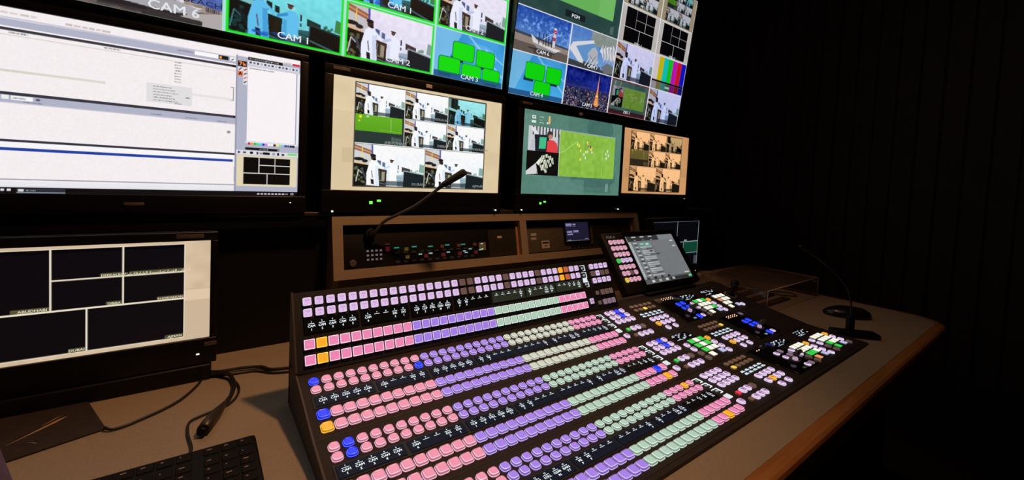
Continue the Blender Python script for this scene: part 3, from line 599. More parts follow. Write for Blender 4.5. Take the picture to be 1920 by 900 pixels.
# low monitors standing on the desk
def desk_monitor(label, x, z, w_, h_, painter, res, gain, y=.25):
    M_ = upright(x, y, z); root, p = monitor('desk_monitor', label, M_, w_, h_, (.012, .012, .017, .0505), .04, painter, res, gain, group='low monitors standing on the desk')
    MB().rbox((x+.04, y-.008, ZD), (x+w_+.004, y+.10, ZD+.032), .004).build('base', M_black, root)
    patch(root, 'brand_plate', x+w_-.032, z+h_+.0095, .042, .008, M_dull, y=y-.0062); patch(root, 'model_plate', x+w_+.002, z-.012, .02, .008, M_dull, y=y-.0062)
    patch(root, 'power_light', x+w_-.018, z-.030, .005, .003, G_ledw_glint, y=y-.0062)
    return root, p, M_
lr, lp, lM = desk_monitor('low monitor at left of desk with black cells and cream lines, cables in front', -.484, .0045, .345, .1935, left_page, (360, 200), .95)
captions(lp, lM, [('ABUDHABI', .31, .549, .022), ('DEEKALBA', .590, .286, .020), ('DIBBA', .597, .551, .020), ('KHORFAKKAN', .823, .551, .018), ('DUBAI', .460, .942, .022), ('AJMAN', .843, .942, .022),
                  ('\uFEFB\uFEDF\uFEB8 \uFE94\uFED7\uFEAD\uFE8E\uFEB8\uFEDF\uFE8D \uFE94\uFEB4\uFEB3\uFE86\uFEE4\uFEDF \uFE94\uFEF4\uFEE8\uFED4\uFEDF\uFE8D \uFEF2\uFEE7\uFE8E\uFE92\uFEE4\uFEDF\uFE8D', .77, .286, .022)], .345, .1935, G_cream)
rr_, rp_, rM_ = desk_monitor('low monitor with navy cells and white lines, mostly hidden behind the tilted touch screen', 1.3035, .0045, .345, .1935, right_page, (240, 135), .7)

# ------------------------------------------------------------------ rack console with two openings
A_R = math.atan2(.155, .036)               # slope of the tilted face
UR = Vector((0, math.cos(A_R), math.sin(A_R))); NR = Vector((0, -math.sin(A_R), math.cos(A_R)))
MR = frame_mat((0, .30, .078), (1, 0, 0), UR, NR)
rack = empty('rack_console', (.71, .40, ZD), 'brown wooden rack console with tilted face and two equipment openings under the monitors', 'rack console')
X0, X1, H0 = .106, 1.315, .158
fr = MB(); o1 = (.131, .024, .690, .137); o2 = (.717, .024, 1.287, .134); T = -.016
def ringbar(a, b): fr.box((a[0], a[1], T), (b[0], b[1], 0), M=MR)
ringbar((X0, 0), (X1, .024)); ringbar((X0, .1355), (X1, H0)); ringbar((X0, .024), (.131, .1355)); ringbar((.690, .024), (.717, .1355)); ringbar((1.287, .024), (X1, .1355))
fr.build('face_frame', M_frame, rack)
lin_ = MB()                                 # wooden reveals inside the openings, lamplight put into their paler colour
for x0, x1 in ((.683, .690), (1.280, 1.287)): lin_.box((x0, .024, -.034), (x1, .1355, T), M=MR)
lin_.build('opening_reveal', mat('reveal_wood_lit', (.40, .20, .10), .5, noise=.1, nscale=30), rack)
side = [(.316, .078), (.300, .078), (.300, .0782)]
def sidepanel(x0, x1): 
    yb = .315; 
    return MB().prism_x([(yb, ZD), (.5, ZD), (.5, .2325), (.3375+.016, .2325), (.3165, .078), (yb, .078)], x0, x1)
sidepanel(X0, X0+.016).build('side_panel', M_frame, rack); sidepanel(X1-.016, X1).build('side_panel', M_frame, rack)
MB().box((X0+.016, .315, ZD), (X1-.016, .33, .078)).build('lower_board', mat('lower_board_shaded', (.10, .065, .045), .6, noise=.1), rack)  # same wood as the frame, console shadow put into a darker colour
def rk_box(mb, x, s, w_, h_, d0=-.02, d1=-.017, mi=0): mb.box((x-w_/2, s-h_/2, d0), (x+w_/2, s+h_/2, d1), mi, M=MR); return mb
u1 = empty('intercom_panel', MR @ Vector((.41, .024, -.03)), 'black rack unit full of tiny coloured keys in the left rack opening', 'intercom panel')
MB().rbox((.1315, .0245, -.10), (.6825, .135, -.020), .002, M=MR).build('chassis', M_rack, u1)
MB().rbox((.135, .028, -.0198), (.575, .133, -.0185), .0005, M=MR).build('key_plate', M_black, u1)
for i in range(4):
    for j in range(3): rk_box(MB(), .196+.0115*i, .0455+.0112*j, .005, .005, -.0185, -.015).build('keypad_key', glow('keypad_white', (165, 150, 150), .35), u1)
cr = {'r': ((150, 30, 50), .22), 'y': ((140, 120, 30), .25), 'g': ((60, 200, 180), .35), 'o': ((130, 60, 40), .22), 'w': ((170, 220, 215), .6), 'k': ((30, 26, 26), .3)}
def rkey(x, s, w_, h_, k): rk_box(MB(), x, s, w_, h_, -.0185, -.0145).build('coloured_key', glow('rack_key_'+k, cr[k][0], cr[k][1]), u1)
for x in (.359, .413, .468, .524): rkey(x, .044, .011, .010, 'r'); rkey(x+.016, .050, .007, .003, 'w')
for x in (.411, .466, .522): rkey(x, .068, .010, .009, 'o')
rkey(.249, .070, .010, .012, 'r'); rkey(.249, .083, .012, .003, 'o'); rkey(.302, .067, .010, .009, 'y'); rkey(.304, .045, .010, .009, 'y')
for x, s in ((.274, .072), (.325, .072), (.374, .070), (.428, .071), (.481, .070)): rkey(x, s, .013, .0035, 'g')
for x, s in ((.342, .050), (.373, .051), (.430, .050), (.505, .055), (.49, .045)): rkey(x, s, .009, .003, 'w')
for k in range(11): rkey(.275+.0235*k, .034, .012, .006, 'k'); rkey(.275+.0235*k, .058, .012, .005, 'k')
kn = MB(); kn.lathe([(.009, 0), (.009, .010), (.007, .012)], (.156, .039, -.02), 16, M=MR); kn.build('volume_knob', mat('knob_grey', (.08, .06, .06), .4, noise=.1), u1)
MB().lathe([(.0145, 0), (.0145, .012), (.012, .014)], (.203, .112, -.0185), 18, M=MR).build('microphone_socket', M_black, u1)
rk_box(MB(), .549, .060, .024, .024, -.0185, -.0165).build('sticker', mat('sticker_olive', (.20, .20, .13), .6, noise=.4, nscale=300), u1)
for s in (.052, .068): rk_box(MB(), .547, s, .008, .003, -.0165, -.0155).build('small_lamp', glow('lamp_pale', (190, 225, 200), .8), u1)
rk_box(MB(), .540, .123, .016, .006, -.0185, -.0175).build('sticker', mat('sticker_grey', (.16, .16, .15), .6, noise=.3), u1)
ov = MB(); ov.lathe([(.0098, 0), (.0098, .0008)], (.618, .086, -.020), 20, M=MR @ Matrix.Translation((.618, .086, 0)) @ Matrix.Diagonal((1, .45, 1, 1)) @ Matrix.Translation((-.618, -.086, 0))); ov.build('brand_badge', M_label, u1)
u2 = empty('audio_control_unit', MR @ Vector((1.0, .024, -.03)), 'olive-brown rack unit with small violet display in the right rack opening', 'rack unit')
MB().rbox((.7175, .0245, -.10), (1.279, .132, -.020), .002, M=MR).build('chassis', M_rack, u2)
MB().rbox((.724, .027, -.0198), (1.05, .106, -.0175), .001, M=MR).build('lower_plate', M_rack2, u2)
MB().rbox((.897, .050, -.0175), (1.030, .130, -.010), .002, M=MR).build('display_housing', M_bezel, u2)
picture('display', rack_page, 120, 80, .118, .068, u2, MR @ Matrix.Translation((.902, .057, -.0096)), .55)
for x, s, w_, h_ in ((.758, .088, .024, .009), (.757, .074, .022, .008), (.808, .052, .036, .026)):
    rk_box(MB(), x, s, w_, h_, -.0175, -.0168).build('paper_label', M_label, u2)
ml = MB(); ml.box((.794, .055, -.0168), (.822, .060, -.0166), M=MR); ml.box((.802, .045, -.0168), (.816, .048, -.0166), M=MR); ml.build('printed_line', M_black, u2)
for k in range(6): MB().lathe([(.0055, 0), (.0055, .007), (.004, .008)], (.935+.020*k, .037, -.0175), 12, M=MR).build('menu_knob', M_black, u2)

# ------------------------------------------------------------------ gooseneck microphone on the intercom panel
gm = empty('gooseneck_microphone', (.2, .34, .196), 'thin black gooseneck microphone rising from the rack in front of the beige monitor', 'microphone')
base = MR @ Vector((.203, .112, -.005))
gp = smooth_path([base, base+NR*.02+Vector((.004, 0, .002)), (.2262, .302, .2205), (.2601, .285, .2387+.003), (.292, .268, .262), (.3165, .248, .2855), (.3405, .228, .3125)], 6)
MB().tube(gp, .0042, 10).build('gooseneck', mat('mic_neck', (.05, .045, .045), .38), gm)
MB().tube([(.3395, .2285, .3115), (.3465, .222, .3195), (.349, .220, .322), (.365, .207, .336), (.386, .190, .354), (.3925, .185, .359), (.394, .184, .3605)], [.0046, .0055, .0075, .0088, .0098, .0085, .005], 14).build('microphone_head', mat('mic_foam', (.02, .018, .018), .8, bump=.6, nscale=600), gm)
MB().tube([base, base+NR*.012], .008, 12).build('plug', M_black, gm)

# ------------------------------------------------------------------ vision mixer console
MIX = empty('vision_mixer', (.68, -.2, ZD), 'huge black console covered in rows of lit pink, violet and mint buttons', 'vision mixer')
AU = R(65.4); AL = [R(15.67), R(9.94), R(3.12)]; LF = .14184
ORG = [(0.0, 0.0)]
for a in AL: ORG.append((ORG[-1][0]-LF*math.cos(a), ORG[-1][1]-LF*math.sin(a)))
def FM(k, x, s, n=0.0):
    """frame on the console: k = 0 upright section, 1..3 the lower sections; s measured from the hinge"""
    a = AU if k == 0 else AL[k-1]; up = Vector((0, math.cos(a), math.sin(a))); nr = Vector((0, -math.sin(a), math.cos(a)))
    o = Vector((x, s*up.y, s*up.z)) if k == 0 else Vector((x, ORG[k-1][0]-s*up.y, ORG[k-1][1]-s*up.z))
    return frame_mat(o+nr*n, (1, 0, 0), up, nr)
SURF = -.0055
XL, XR = -.024, 1.387
def offpt(i, n=SURF):       # corner i of the lower profile, pushed below the key tops
    a = AL[min(max(i, 0), 2)]; return (ORG[i][0]-(-math.sin(a))*0+(-math.sin(a))*n, ORG[i][1]+math.cos(a)*n)
front_y = ORG[2][0]-.153*math.cos(AL[2]); front_z = ORG[2][1]-.153*math.sin(AL[2])+SURF
lowprof = [(front_y, ZD), (.058, ZD), (.058, -.012), (.040, -.0035), (.012, -.0035), offpt(0), offpt(1), offpt(2), (front_y+.003, front_z), (front_y, front_z-.003)]
MB().prism_x(lowprof, XL+.003, XR-.003).build('lower_housing', M_panel, MIX)
MB().prism_x([(y, z+.0015 if z > ZD+.001 else z) for y, z in lowprof], XL, XL+.003).build('end_cheek', M_cheek, MIX)
MB().prism_x([(y, z+.0015 if z > ZD+.001 else z) for y, z in lowprof], XR-.003, XR).build('end_cheek', M_panel, MIX)
XU = .812
def upt(s, n): return (s*math.cos(AU)-math.sin(AU)*n, s*math.sin(AU)+math.cos(AU)*n)
upprof = [upt(-.001, SURF), (.062, -.0036), (.068, ZD+.02), (.068, .122), upt(.139, -.012), upt(.137, SURF)]
MB().prism_x(upprof, XL+.003, XU).build('upper_housing', M_pblack, MIX)
MB().prism_x([upt(0, SURF), (.058, -.002), (.0681, ZD), (.0695, ZD), (.0695, .1235), upt(.1405, -.012), upt(.138, SURF+.0015), upt(0.002, SURF+.0015)], XL, XL+.003).build('end_cheek', M_cheek, MIX)
# faint seams and dark bands on the lower sections
for k in (1, 2, 3):
    MB().box((-.010, -.0265/2-.001, 0), (.6905, .0265/2+.001, .0012), M=FM(k, 0, .0675, SURF)).build('display_bezel', M_pblack, MIX)
    MB().box((XL+.004, -.0006, 0), (XR-.004, .0006, .0004), M=FM(k, 0, .1405, SURF)).build('section_seam', M_pblack, MIX)

# --- keycap meshes
def rr_loop(h, rad, z, n=4, hy=None):
    hy = hy or h; rad = min(rad, h, hy); p = []
    for cx, cy, a in ((h-rad, -(hy-rad), -90), (h-rad, hy-rad, 0), (-(h-rad), hy-rad, 90), (-(h-rad), -(hy-rad), 180)):
        p += [(cx+rad*math.cos(R(a+90*k/(n-1))), cy+rad*math.sin(R(a+90*k/(n-1))), z) for k in range(n)]
    return p
PAL = {'pink': ((238,140,170), (255,210,226)), 'hotpink': ((238,130,180), (255,206,232)), 'purple': ((156,120,232), (216,198,255)), 'mint': ((168,204,184), (224,244,230)),
       'lav': ((196,158,208), (255,246,255)), 'auxlav': ((222,190,236), (240,222,248)), 'blue': ((10,44,240), (84,100,255)), 'orange': ((255,160,20), (255,205,60)), 'orangehot': ((190,90,50), (200,110,60)),
       'dim': ((92,70,66), (120,96,92)), 'brown': ((112,78,56), (120,88,66)), 'yellow': ((250,205,70), (255,228,110)), 'green': ((34,205,70), (60,225,90)), 'red': ((225,20,50), (240,60,80)),
       'white': ((250,246,230), (250,248,238)), 'peach': ((240,150,100), (250,180,130)), 'bluish': ((190,190,235), (210,210,245)), 'menupink': ((230,160,185), (248,205,220)), 'dimlav': ((120,100,116), (140,120,135)), 'cream': ((200,208,190), (232,236,222))}
SLOPE = {'lav': (206, 180, 222)}
M_leg = mat('key_legend_ink', (.10, .05, .16), .6, emit=lin((112, 74, 140)), strength=.6, noise=.01)
GAIN = {'white': 1.12, 'blue': 1.5, 'orange': 1.15, 'dim': .8, 'brown': .8, 'red': 1.2, 'green': 1.1}
def keymats(col):
    pad, rim = PAL[col]; g = GAIN.get(col, 1.0); s = tuple(x*.45 for x in pad); d = tuple(x*.55 for x in pad)  # rim, side, groove and slope tones put reflections and shade into each cap's glow
    B = (.12, .11, .12) if col not in ('blue',) else (.01, .01, .1)
    return [glow('cap_%s_pad' % col, pad, g*.95, B, .28, .6), glow('cap_%s_rim' % col, rim, g, B, .2, .7), glow('cap_%s_side' % col, s, g, B, .35, .5), glow('cap_%s_groove' % col, d, g, B, .4, .3), M_leg, glow('cap_%s_slope' % col, SLOPE.get(col, tuple(x*.74 for x in pad)), g, B, .25, .6)]
KM = {}
def keygeo(kind, legend=None):
    mb = MB()
    if kind == 'round':      # small domed cap with a finger dish
        mb.loft([rr_loop(.0080, .0056, SURF-.001), rr_loop(.0080, .0056, -.0040), rr_loop(.0077, .0054, -.0032), rr_loop(.0068, .0046, -.0010), rr_loop(.0063, .0042, 0), rr_loop(.0059, .0038, -.0005), rr_loop(.0030, .0022, .0001)], [2, 1, 5, 1, 3, 0], 0)
    elif kind == 'big':
        mb.loft([rr_loop(.0094, .0046, SURF-.001), rr_loop(.0094, .0046, -.0042), rr_loop(.0090, .0046, -.0034), rr_loop(.0079, .0038, -.0010), rr_loop(.0074, .0034, 0), rr_loop(.0069, .0030, -.0006), rr_loop(.0036, .0020, -.0002)], [2, 1, 5, 1, 3, 0], 0)
    elif kind == 'square':   # flat square cap of the upright section
        mb.loft([rr_loop(.0088, .0010, SURF, hy=.0085), rr_loop(.0088, .0010, -.0012, hy=.0085), rr_loop(.0084, .0010, 0, hy=.0081), rr_loop(.0076, .0008, .0001, hy=.0073), rr_loop(.0072, .0008, -.0006, hy=.0069), rr_loop(.0068, .0008, -.0004, hy=.0065)], [2, 1, 1, 1, 3], 0)
    elif kind == 'flatkey':  # legend key with slightly rounded corners
        mb.loft([rr_loop(.0071, .0022, SURF), rr_loop(.0071, .0022, -.0010), rr_loop(.0066, .0022, 0)], [2, 1], 0)
    elif kind == 'narrow':
        mb.loft([rr_loop(.0066, .0012, SURF, hy=.0072), rr_loop(.0066, .0012, -.0010, hy=.0072), rr_loop(.0062, .0014, 0, hy=.0068)], [2, 1], 0)
    elif kind == 'small':
        mb.loft([rr_loop(.0052, .0010, SURF, hy=.005), rr_loop(.0052, .0010, -.001, hy=.005), rr_loop(.0048, .001, -.0004, hy=.0046)], [2, 1], 0)
    elif kind == 'lamp':     # low rectangular lamp key
        mb.loft([rr_loop(.0092, .0006, SURF, hy=.0074), rr_loop(.0092, .0006, -.0030, hy=.0074), rr_loop(.0088, .0006, -.0026, hy=.0070)], [2, 1], 0)
    elif kind == 'tiny':
        mb.loft([rr_loop(.0075, .0040, SURF, hy=.0055), rr_loop(.0074, .0040, -.0025, hy=.0054), rr_loop(.0066, .0036, -.0018, hy=.0046)], [2, 1], 0)
    if legend and kind in ('flatkey', 'narrow', 'round', 'big'):
        zt = .0003
        if isinstance(legend, tuple):
            put_text(mb, legend[0], 0, .0022, .0026, zt, mi=4, maxw=.0098); put_text(mb, legend[1], 0, -.0026, .0026, zt, mi=4)
        elif legend == '|': mb.box((-.0042, -.0006, -.0002), (.0042, .0006, zt), 4); mb.box((-.0042, -.0006, -.0002), (-.0032, .0030, zt), 4)
    return mb
def keymesh(kind, col, legend=None):
    k = (kind, col, legend)
    if k not in KM: KM[k] = keygeo(kind, legend).mesh('key_%s' % kind, keymats(col))
    return KM[k]
CAMV = Vector((-.15678, -.76404, .34644))
def put_keys(name, items, root=MIX, limit=100, MF=FM):
    """items: (kind, colour, k, x, s, legend). The nearest ones as single parts, any beyond the limit as one part"""
    its = [(MF(k, x, s), kind, col, leg) for kind, col, k, x, s, leg in items]
    def score(it):
        p = it[0].translation; d = cam_o.matrix_world.inverted() @ p
        u, v = 960+789.56*d.x/-d.z, 369.64-789.56*d.y/-d.z
        return (0 if -15 < u < 1935 and -10 < v < 910 else 1, d.length)
    its.sort(key=score)
    for M_, kind, col, leg in its[:limit]:
        o = bpy.data.objects.new(name, keymesh(kind, col, leg)); place(o, root, M_)
    rest = its[limit:]
    if rest:
        cols = sorted({c for _, _, c, _ in rest}); mb = MB(); mats = []
        for c in cols: mats += keymats(c)
        for M_, kind, col, leg in rest:
            g = keygeo(kind, leg); o = len(mb.v); b = 6*cols.index(col)
            mb.v += [tuple(M_ @ Vector(p)) for p in g.v]; mb.f += [[i+o for i in f] for f in g.f]; mb.m += [m+b for m in g.m]; mb.sm += g.sm
        mb.build(name+'_field', mats, root, kind='stuff')
def busc(i, upper=False):
    return ('hotpink' if upper or i > 30 else 'pink') if i <= 10 else 'purple' if i <= 20 else 'mint' if i <= 30 else 'hotpink'
P = .020
aux = []; src = []
for i in range(1, 36):
    x = (i-1)*P; c = 'dim' if i in (17, 18, 23, 28) else 'orangehot' if i == 33 else 'orange' if i == 32 else 'auxlav'  # unlit key next to the orange one has that glow painted into its colour
    for s in (.1200, .1001): aux.append(('flatkey', c, 0, x, s, ('AUX', str(i)) if c == 'auxlav' else None))
    for s in (.0456, .0191): src.append(('square', 'orange' if i == 2 else busc(i, True), 0, x, s, None))
put_keys('auxiliary_key', aux); put_keys('source_key', src)
fk = []
for j, s in enumerate((.119, .099, .079)):
    for i in range(4): fk.append(('flatkey', 'dim' if (j == 1 and i != 1) else 'auxlav', 0, .7385+.0196*i, s, '|' if not (j == 1 and i != 1) else None))
for s in (.045, .018):
    fk.append(('small', 'dim', 0, .737, s, None))
    for i in range(3): fk.append(('flatkey', 'dimlav' if s < .03 else 'dim', 0, .7585+.0175*i, s, None))
fk.append(('narrow', 'lav', 0, .708, .026, '|'))
put_keys('assign_key', fk)
S0, D1, D2, D3 = .0208, .0201, .0550, .0267
kk = []; pk = []
for k in (1, 2, 3):
    for i in range(1, 36):
        x = (i-1)*P; b = busc(i)
        if k == 1 and 21 <= i <= 30: b = 'cream'
        c1 = 'blue' if (k, i) in ((1, 1), (2, 2)) else 'orange' if (k, i) == (3, 34) else b
        c2 = 'blue' if (k, i) in ((1, 10), (2, 2)) else b
        kk += [('round', c1, k, x, S0, None), ('round', c2, k, x, S0+D1, None)]
        c3 = 'blue' if (k, i) in ((1, 1), (2, 34)) else b; c4 = 'orange' if (k, i) in ((1, 1), (2, 34), (3, 33)) else b
        pk += [('big', c3, k, x, S0+D1+D2, None), ('big', c4, k, x, S0+D1+D2+D3, None)]
put_keys('keyer_key', kk); put_keys('program_key', pk)
# --- right hand blocks
tr = []; wp = []; cu = []; lm = []; pp = []; md = []
for k in (1, 2, 3):
    for j, s in enumerate((.0195, .0395, .0590)):
        for i in range(4): tr.append(('round', 'blue' if (i == 2 and j < 2 and k < 3) else 'lav', k, .738+.0200*i, s, '|' if not (i == 2 and j < 2 and k < 3) else None))
    tr.append(('small', 'red' if k == 3 else 'green', k, .736, .0955, None)); tr.append(('small', 'brown', k, .7365, .121, None)); tr.append(('round', 'lav', k, .709, .1135, '|'))
    for i in (1, 2): tr.append(('round', 'lav', k, .738+.020*i, .0940, '|'))
    tr.append(('round', 'dim', k, .798, .0950, None))
    for i in (1, 2, 3): tr.append(('round', 'lav', k, .738+.020*i, .1205, '|'))
    dx = .130 if k == 2 else 0
    ye = {1: (2, 1), 2: (4, 1), 3: (0, 1)}[k]
    for j, s in enumerate((.015, .032)):
        for i in range(5): lm.append(('tiny', 'yellow' if (i, j) == ye else 'brown', k, .8475+dx+.0205*i, s, None))
    og = {1: (0, 1), 2: (0, 1), 3: (1, 1)}[k]
    for j, s in enumerate((.0815, .1025)):
        for i in range(4): wp.append(('round', 'orange' if (i, j) == og else 'lav', k, .858+dx+(.0215 if k != 2 else .0222)*i, s, '|'))
    for x in (.872, .9065): wp.append(('round', 'lav', k, x+dx, .1245, '|'))
def grid(k, x0, cols, rnd):
    for j, row in enumerate(cols):
        for i, c in enumerate(row):
            if c: pp.append(('lamp', c, k, x0+.0222*i, .0545+.0196*j, None))
    for j, c in enumerate(rnd): cu.append(('round', c, k, x0+.0665, .0610+.0196*j, '|' if c != 'dim' else None))
Wt, G_ = 'white', 'green'
grid(1, 1.1225, [(G_, Wt, G_), (Wt, Wt, Wt), (Wt, Wt, G_), (Wt, None, 'bluish')], ('orange', 'lav', 'lav', 'lav'))
grid(2, .8675, [(G_, Wt, G_), (G_, Wt, G_), (G_, Wt, Wt), (Wt, None, 'bluish')], ('orange', 'lav', 'lav', 'lav'))
grid(3, 1.1265, [(Wt, Wt, Wt), (Wt, Wt, Wt), (G_, G_, Wt), ('peach', None, 'bluish')], ('orange', 'lav', 'lav', 'lav'))
grid(3, 1.2705, [(Wt, Wt, Wt), (Wt, Wt, Wt), (G_, Wt, Wt), (G_, None, 'bluish')], ('orange', 'lav', 'lav', 'dim'))
grid_r = [(Wt, Wt, Wt), ('peach', Wt, Wt), (Wt, Wt, None), ('white', None, 'bluish')]
for j, row in enumerate(grid_r):
    for i, c in enumerate(row):
        if c: pp.append(('lamp', c, 1, 1.241+.0230*i, .0545+.0196*j, None))
cu.append(('round', 'lav', 1, 1.3075, .118, '|'))
for k, x in ((1, 1.0930), (2, .8350), (3, 1.0955), (3, 1.2360)):
    for j in range(4): cu.append(('round', 'lav' if j < 2 else 'dim', k, x, .0615+.0194*j, '|' if j < 2 else None))
for k, dx, c in ((1, 0, 'blue'), (2, .1345, 'blue'), (3, 0, 'lav')):
    for x, s, cc in ((1.031, .051, c), (1.057, .049, c if k != 3 else 'dimlav'), (1.031, .0725, c), (1.058, .071, c if k == 1 else 'dimlav' if k == 3 else c), (1.040, .117, c), (1.061, .1175, 'lav' if k != 3 else 'dimlav')):
        md.append(('round' if cc != 'blue' else 'big', cc, k, x+dx, s, '|' if cc == 'lav' else None))
put_keys('transition_key', tr); put_keys('wipe_key', wp); put_keys('cursor_key', cu); put_keys('lamp_key', lm); put_keys('pattern_key', pp); put_keys('module_key', md)
# --- label displays, groups of five
M_dispk = glow('display_black', (5, 7, 8), .5, (.003, .003, .003), .4, .15); M_dispg = glow('display_olive', (48, 52, 40), .7, (.01, .01, .01), .2); M_dispn = glow('display_navy', (8, 16, 34), .8, (.003, .003, .004), .4, .15)
G_txt = glow('display_text', (232, 244, 250), 1.1)
names = {1: ('CAM', '1'), 2: ('CAM', '2'), 3: ('CAM', '3'), 4: ('CAM', '4'), 5: ('CAM', '5'), 6: ('CAM', '6'), 9: ('EVS', '2'), 10: ('EVS', '1'), 11: ('CLIP', '1'), 12: ('CLIP', '2'), 13: ('STILL', '1'), 14: ('CLEAN', 'M'), 15: ('BARS', 'TT'), 16: ('ME', 'P'), 17: ('ME', 'P'),
         25: ('ME', 'P'), 26: ('ME', 'P'), 29: ('CLN', 'PGM'), 30: ('CLN', 'PV'), 33: ('S1', ''), 34: ('BB', ''), 35: ('COL', 'BG')}
def label_display(k, s, g, m):
    x0 = (g*5)*P-.0075+.0008; x1 = x0+.0945; hh = .0125 if k == 0 else .0110
    d = MB().box((0, -hh, 0), (x1-x0, hh, .0016), M=FM(k, x0, s, SURF+.001)).build('label_display', m, MIX)
    t = MB(); Mt = FM(k, 0, s, SURF+.001+.0019)
    for i in range(g*5+1, g*5+6):
        cx = x0+.0115+.0178*(i-g*5-1)
        put_text(t, str(i), cx, .0072, .0028, 0, Mt); put_text(t, str(i), cx+.0003, .0072, .0028, .00002, Mt); t.quad((cx-.0052, .0034), (cx+.0052, .0043), 0, M=Mt)
        if i in names: put_text(t, names[i][0], cx+.0004, -.0003, .0040, .00002, Mt, maxw=.0125); put_text(t, names[i][1], cx+.0004, -.0064, .0040, .00002, Mt); put_text(t, names[i][0], cx, -.0003, .0040, 0, Mt, maxw=.0125); put_text(t, names[i][1], cx, -.0064, .0040, 0, Mt)
    t.build('label_text', G_txt, d)
for g in range(7):
    label_display(0, .0765, g, M_dispg if g in (4, 5, 6) else M_dispk)
    for k in (1, 2, 3): label_display(k, .0675, g, M_dispn if not (g == 6 and k > 1) else M_dispk)
# bus name windows right of the key rows
def boxed(k, x, s, txt, filled=False, big=False):
    w_, h_ = (.0092, .0078); M_ = FM(k, x, s, SURF); t = MB()
    if filled: t.box((-w_*.8, -h_*.8, 0), (w_*.8, h_*.8, .002), M=M_)
    else:
        for a_, b_ in (((-w_, h_-.0008), (w_, h_)), ((w_-.0008, -h_), (w_, h_)), ((0, -h_), (w_, -h_+.0008))): t.box((a_[0], a_[1], 0), (b_[0], b_[1], .0018), M=M_)
        put_text(t, txt, -.001, 0, .0054, .0020, M_, maxw=.010)
    t.build('bus_sign', G_txt if not filled else G_cap, MIX)
for k, ss in ((0, (.118, .098, .073)), (1, (.023, .044, .067)), (2, (.023, .044, .067)), (3, (.023, .044, .067))):
    for s, t in zip(ss, ('K1', 'K2', 'AUX' if k == 0 else 'ME')): boxed(k, .7055, s, t)
    boxed(k, .6985 if k else .705, .058 if k else .0845, '', True) if k == 0 else boxed(k, .7065, .0890, '', True)
# small white legends by the lamp keys
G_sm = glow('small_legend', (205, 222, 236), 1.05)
for k in (1, 2, 3):
    dx = .130 if k == 2 else 0; t = MB()
    for j, s in enumerate((.0515, .0610)):
        M_ = FM(k, 0, s, SURF)
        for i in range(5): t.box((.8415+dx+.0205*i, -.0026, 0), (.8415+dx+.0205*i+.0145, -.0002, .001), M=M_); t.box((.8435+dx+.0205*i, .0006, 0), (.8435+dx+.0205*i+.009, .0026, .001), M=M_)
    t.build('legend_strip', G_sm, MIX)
def panel_legend(k, x, s):
    t = MB(); M_ = FM(k, x, s, SURF); r = random.Random(int(x*100))
    for i in range(11):
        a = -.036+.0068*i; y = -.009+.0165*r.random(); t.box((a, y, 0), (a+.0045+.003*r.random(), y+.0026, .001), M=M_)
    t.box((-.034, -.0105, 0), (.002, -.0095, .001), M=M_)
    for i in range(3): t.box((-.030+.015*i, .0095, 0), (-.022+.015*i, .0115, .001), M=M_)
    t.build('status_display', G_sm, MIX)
    MB().box((-.040, -.0135, 0), (.040, .0135, .0006), M=M_).build('status_window', M_dispk, MIX)
for k, x, s in ((1, 1.124, .026), (2, .868, .026), (3, 1.129, .020), (3, 1.279, .020), (1, 1.25, .026)): panel_legend(k, x, s)
# --- fader modules
for k, dx in ((1, 0), (2, .1345), (3, 0)):
    x0 = .962+dx
    MB().rbox((0, -.122, 0), (.128, .0, .003), .0012, M=FM(k, x0, .004, SURF)).build('module_plate', M_gloss, MIX)
    for j, s in enumerate((.011, .0175)):
        for i in range(5): MB().lathe([(.0012, 0), (.0012, .0012), (.0007, .0016)], (0, 0, 0), 8, M=FM(k, x0+.036+.0125*i, s, SURF+.003)).build('level_light', glow('level_light_%d' % (0 if (k != 3 or (i < 2 and j)) else 1), (255, 190, 150) if (k != 3 or (i < 2 and j)) else (60, 40, 36), 2.2 if k != 3 or (i < 2 and j) else .3), MIX)
    arm = MB(); Ma = FM(k, x0+.066, .093, SURF+.003)
    arm.rbox((-.012, -.010, 0), (.012, .010, .008), .002, M=Ma); arm.tube([Ma @ Vector(p) for p in ((-.010, 0, .006), (-.012, -.004, .022))], .0025, 8); arm.tube([Ma @ Vector(p) for p in ((.010, 0, .006), (.012, -.004, .022))], .0025, 8)
    arm.tube([Ma @ Vector(p) for p in ((-.017, -.004, .024), (.017, -.004, .024))], .005, 12)
    arm.build('fader_lever', mat('lever_grey', (.10, .095, .09), .35, noise=.1), MIX)
    MB().lathe([(.0060, 0), (.0060, .005), (.0045, .007)], (0, 0, 0), 16, M=FM(k, x0+.052, .098, SURF+.012)).build('lever_button', glow('lever_button_glow', (200, 165, 195), .8), MIX)
    MB().box((-.006, -.003, 0), (.006, .003, .0008), M=FM(k, x0+.050, .120, SURF+.003)).build('module_badge', glow('module_badge_%d' % (k == 3), (150, 190, 215) if k < 3 else (70, 90, 30), .5), MIX)
# --- joystick with its white ring
Mj = FM(1, 1.335, .062, SURF)
MB().lathe([(.0215, 0), (.0215, .0012), (.0195, .0012), (.0195, .0002)], (0, 0, 0), 32, M=Mj).build('joystick_ring', mat('ring_grey', (.35, .30, .28), .5, noise=.1), MIX)
MB().lathe([(.016, 0), (.013, .006), (.006, .012), (.005, .030), (.011, .034), (.013, .042), (.012, .052), (.006, .056)], (0, 0, 0), 20, M=Mj).build('joystick', M_black, MIX)

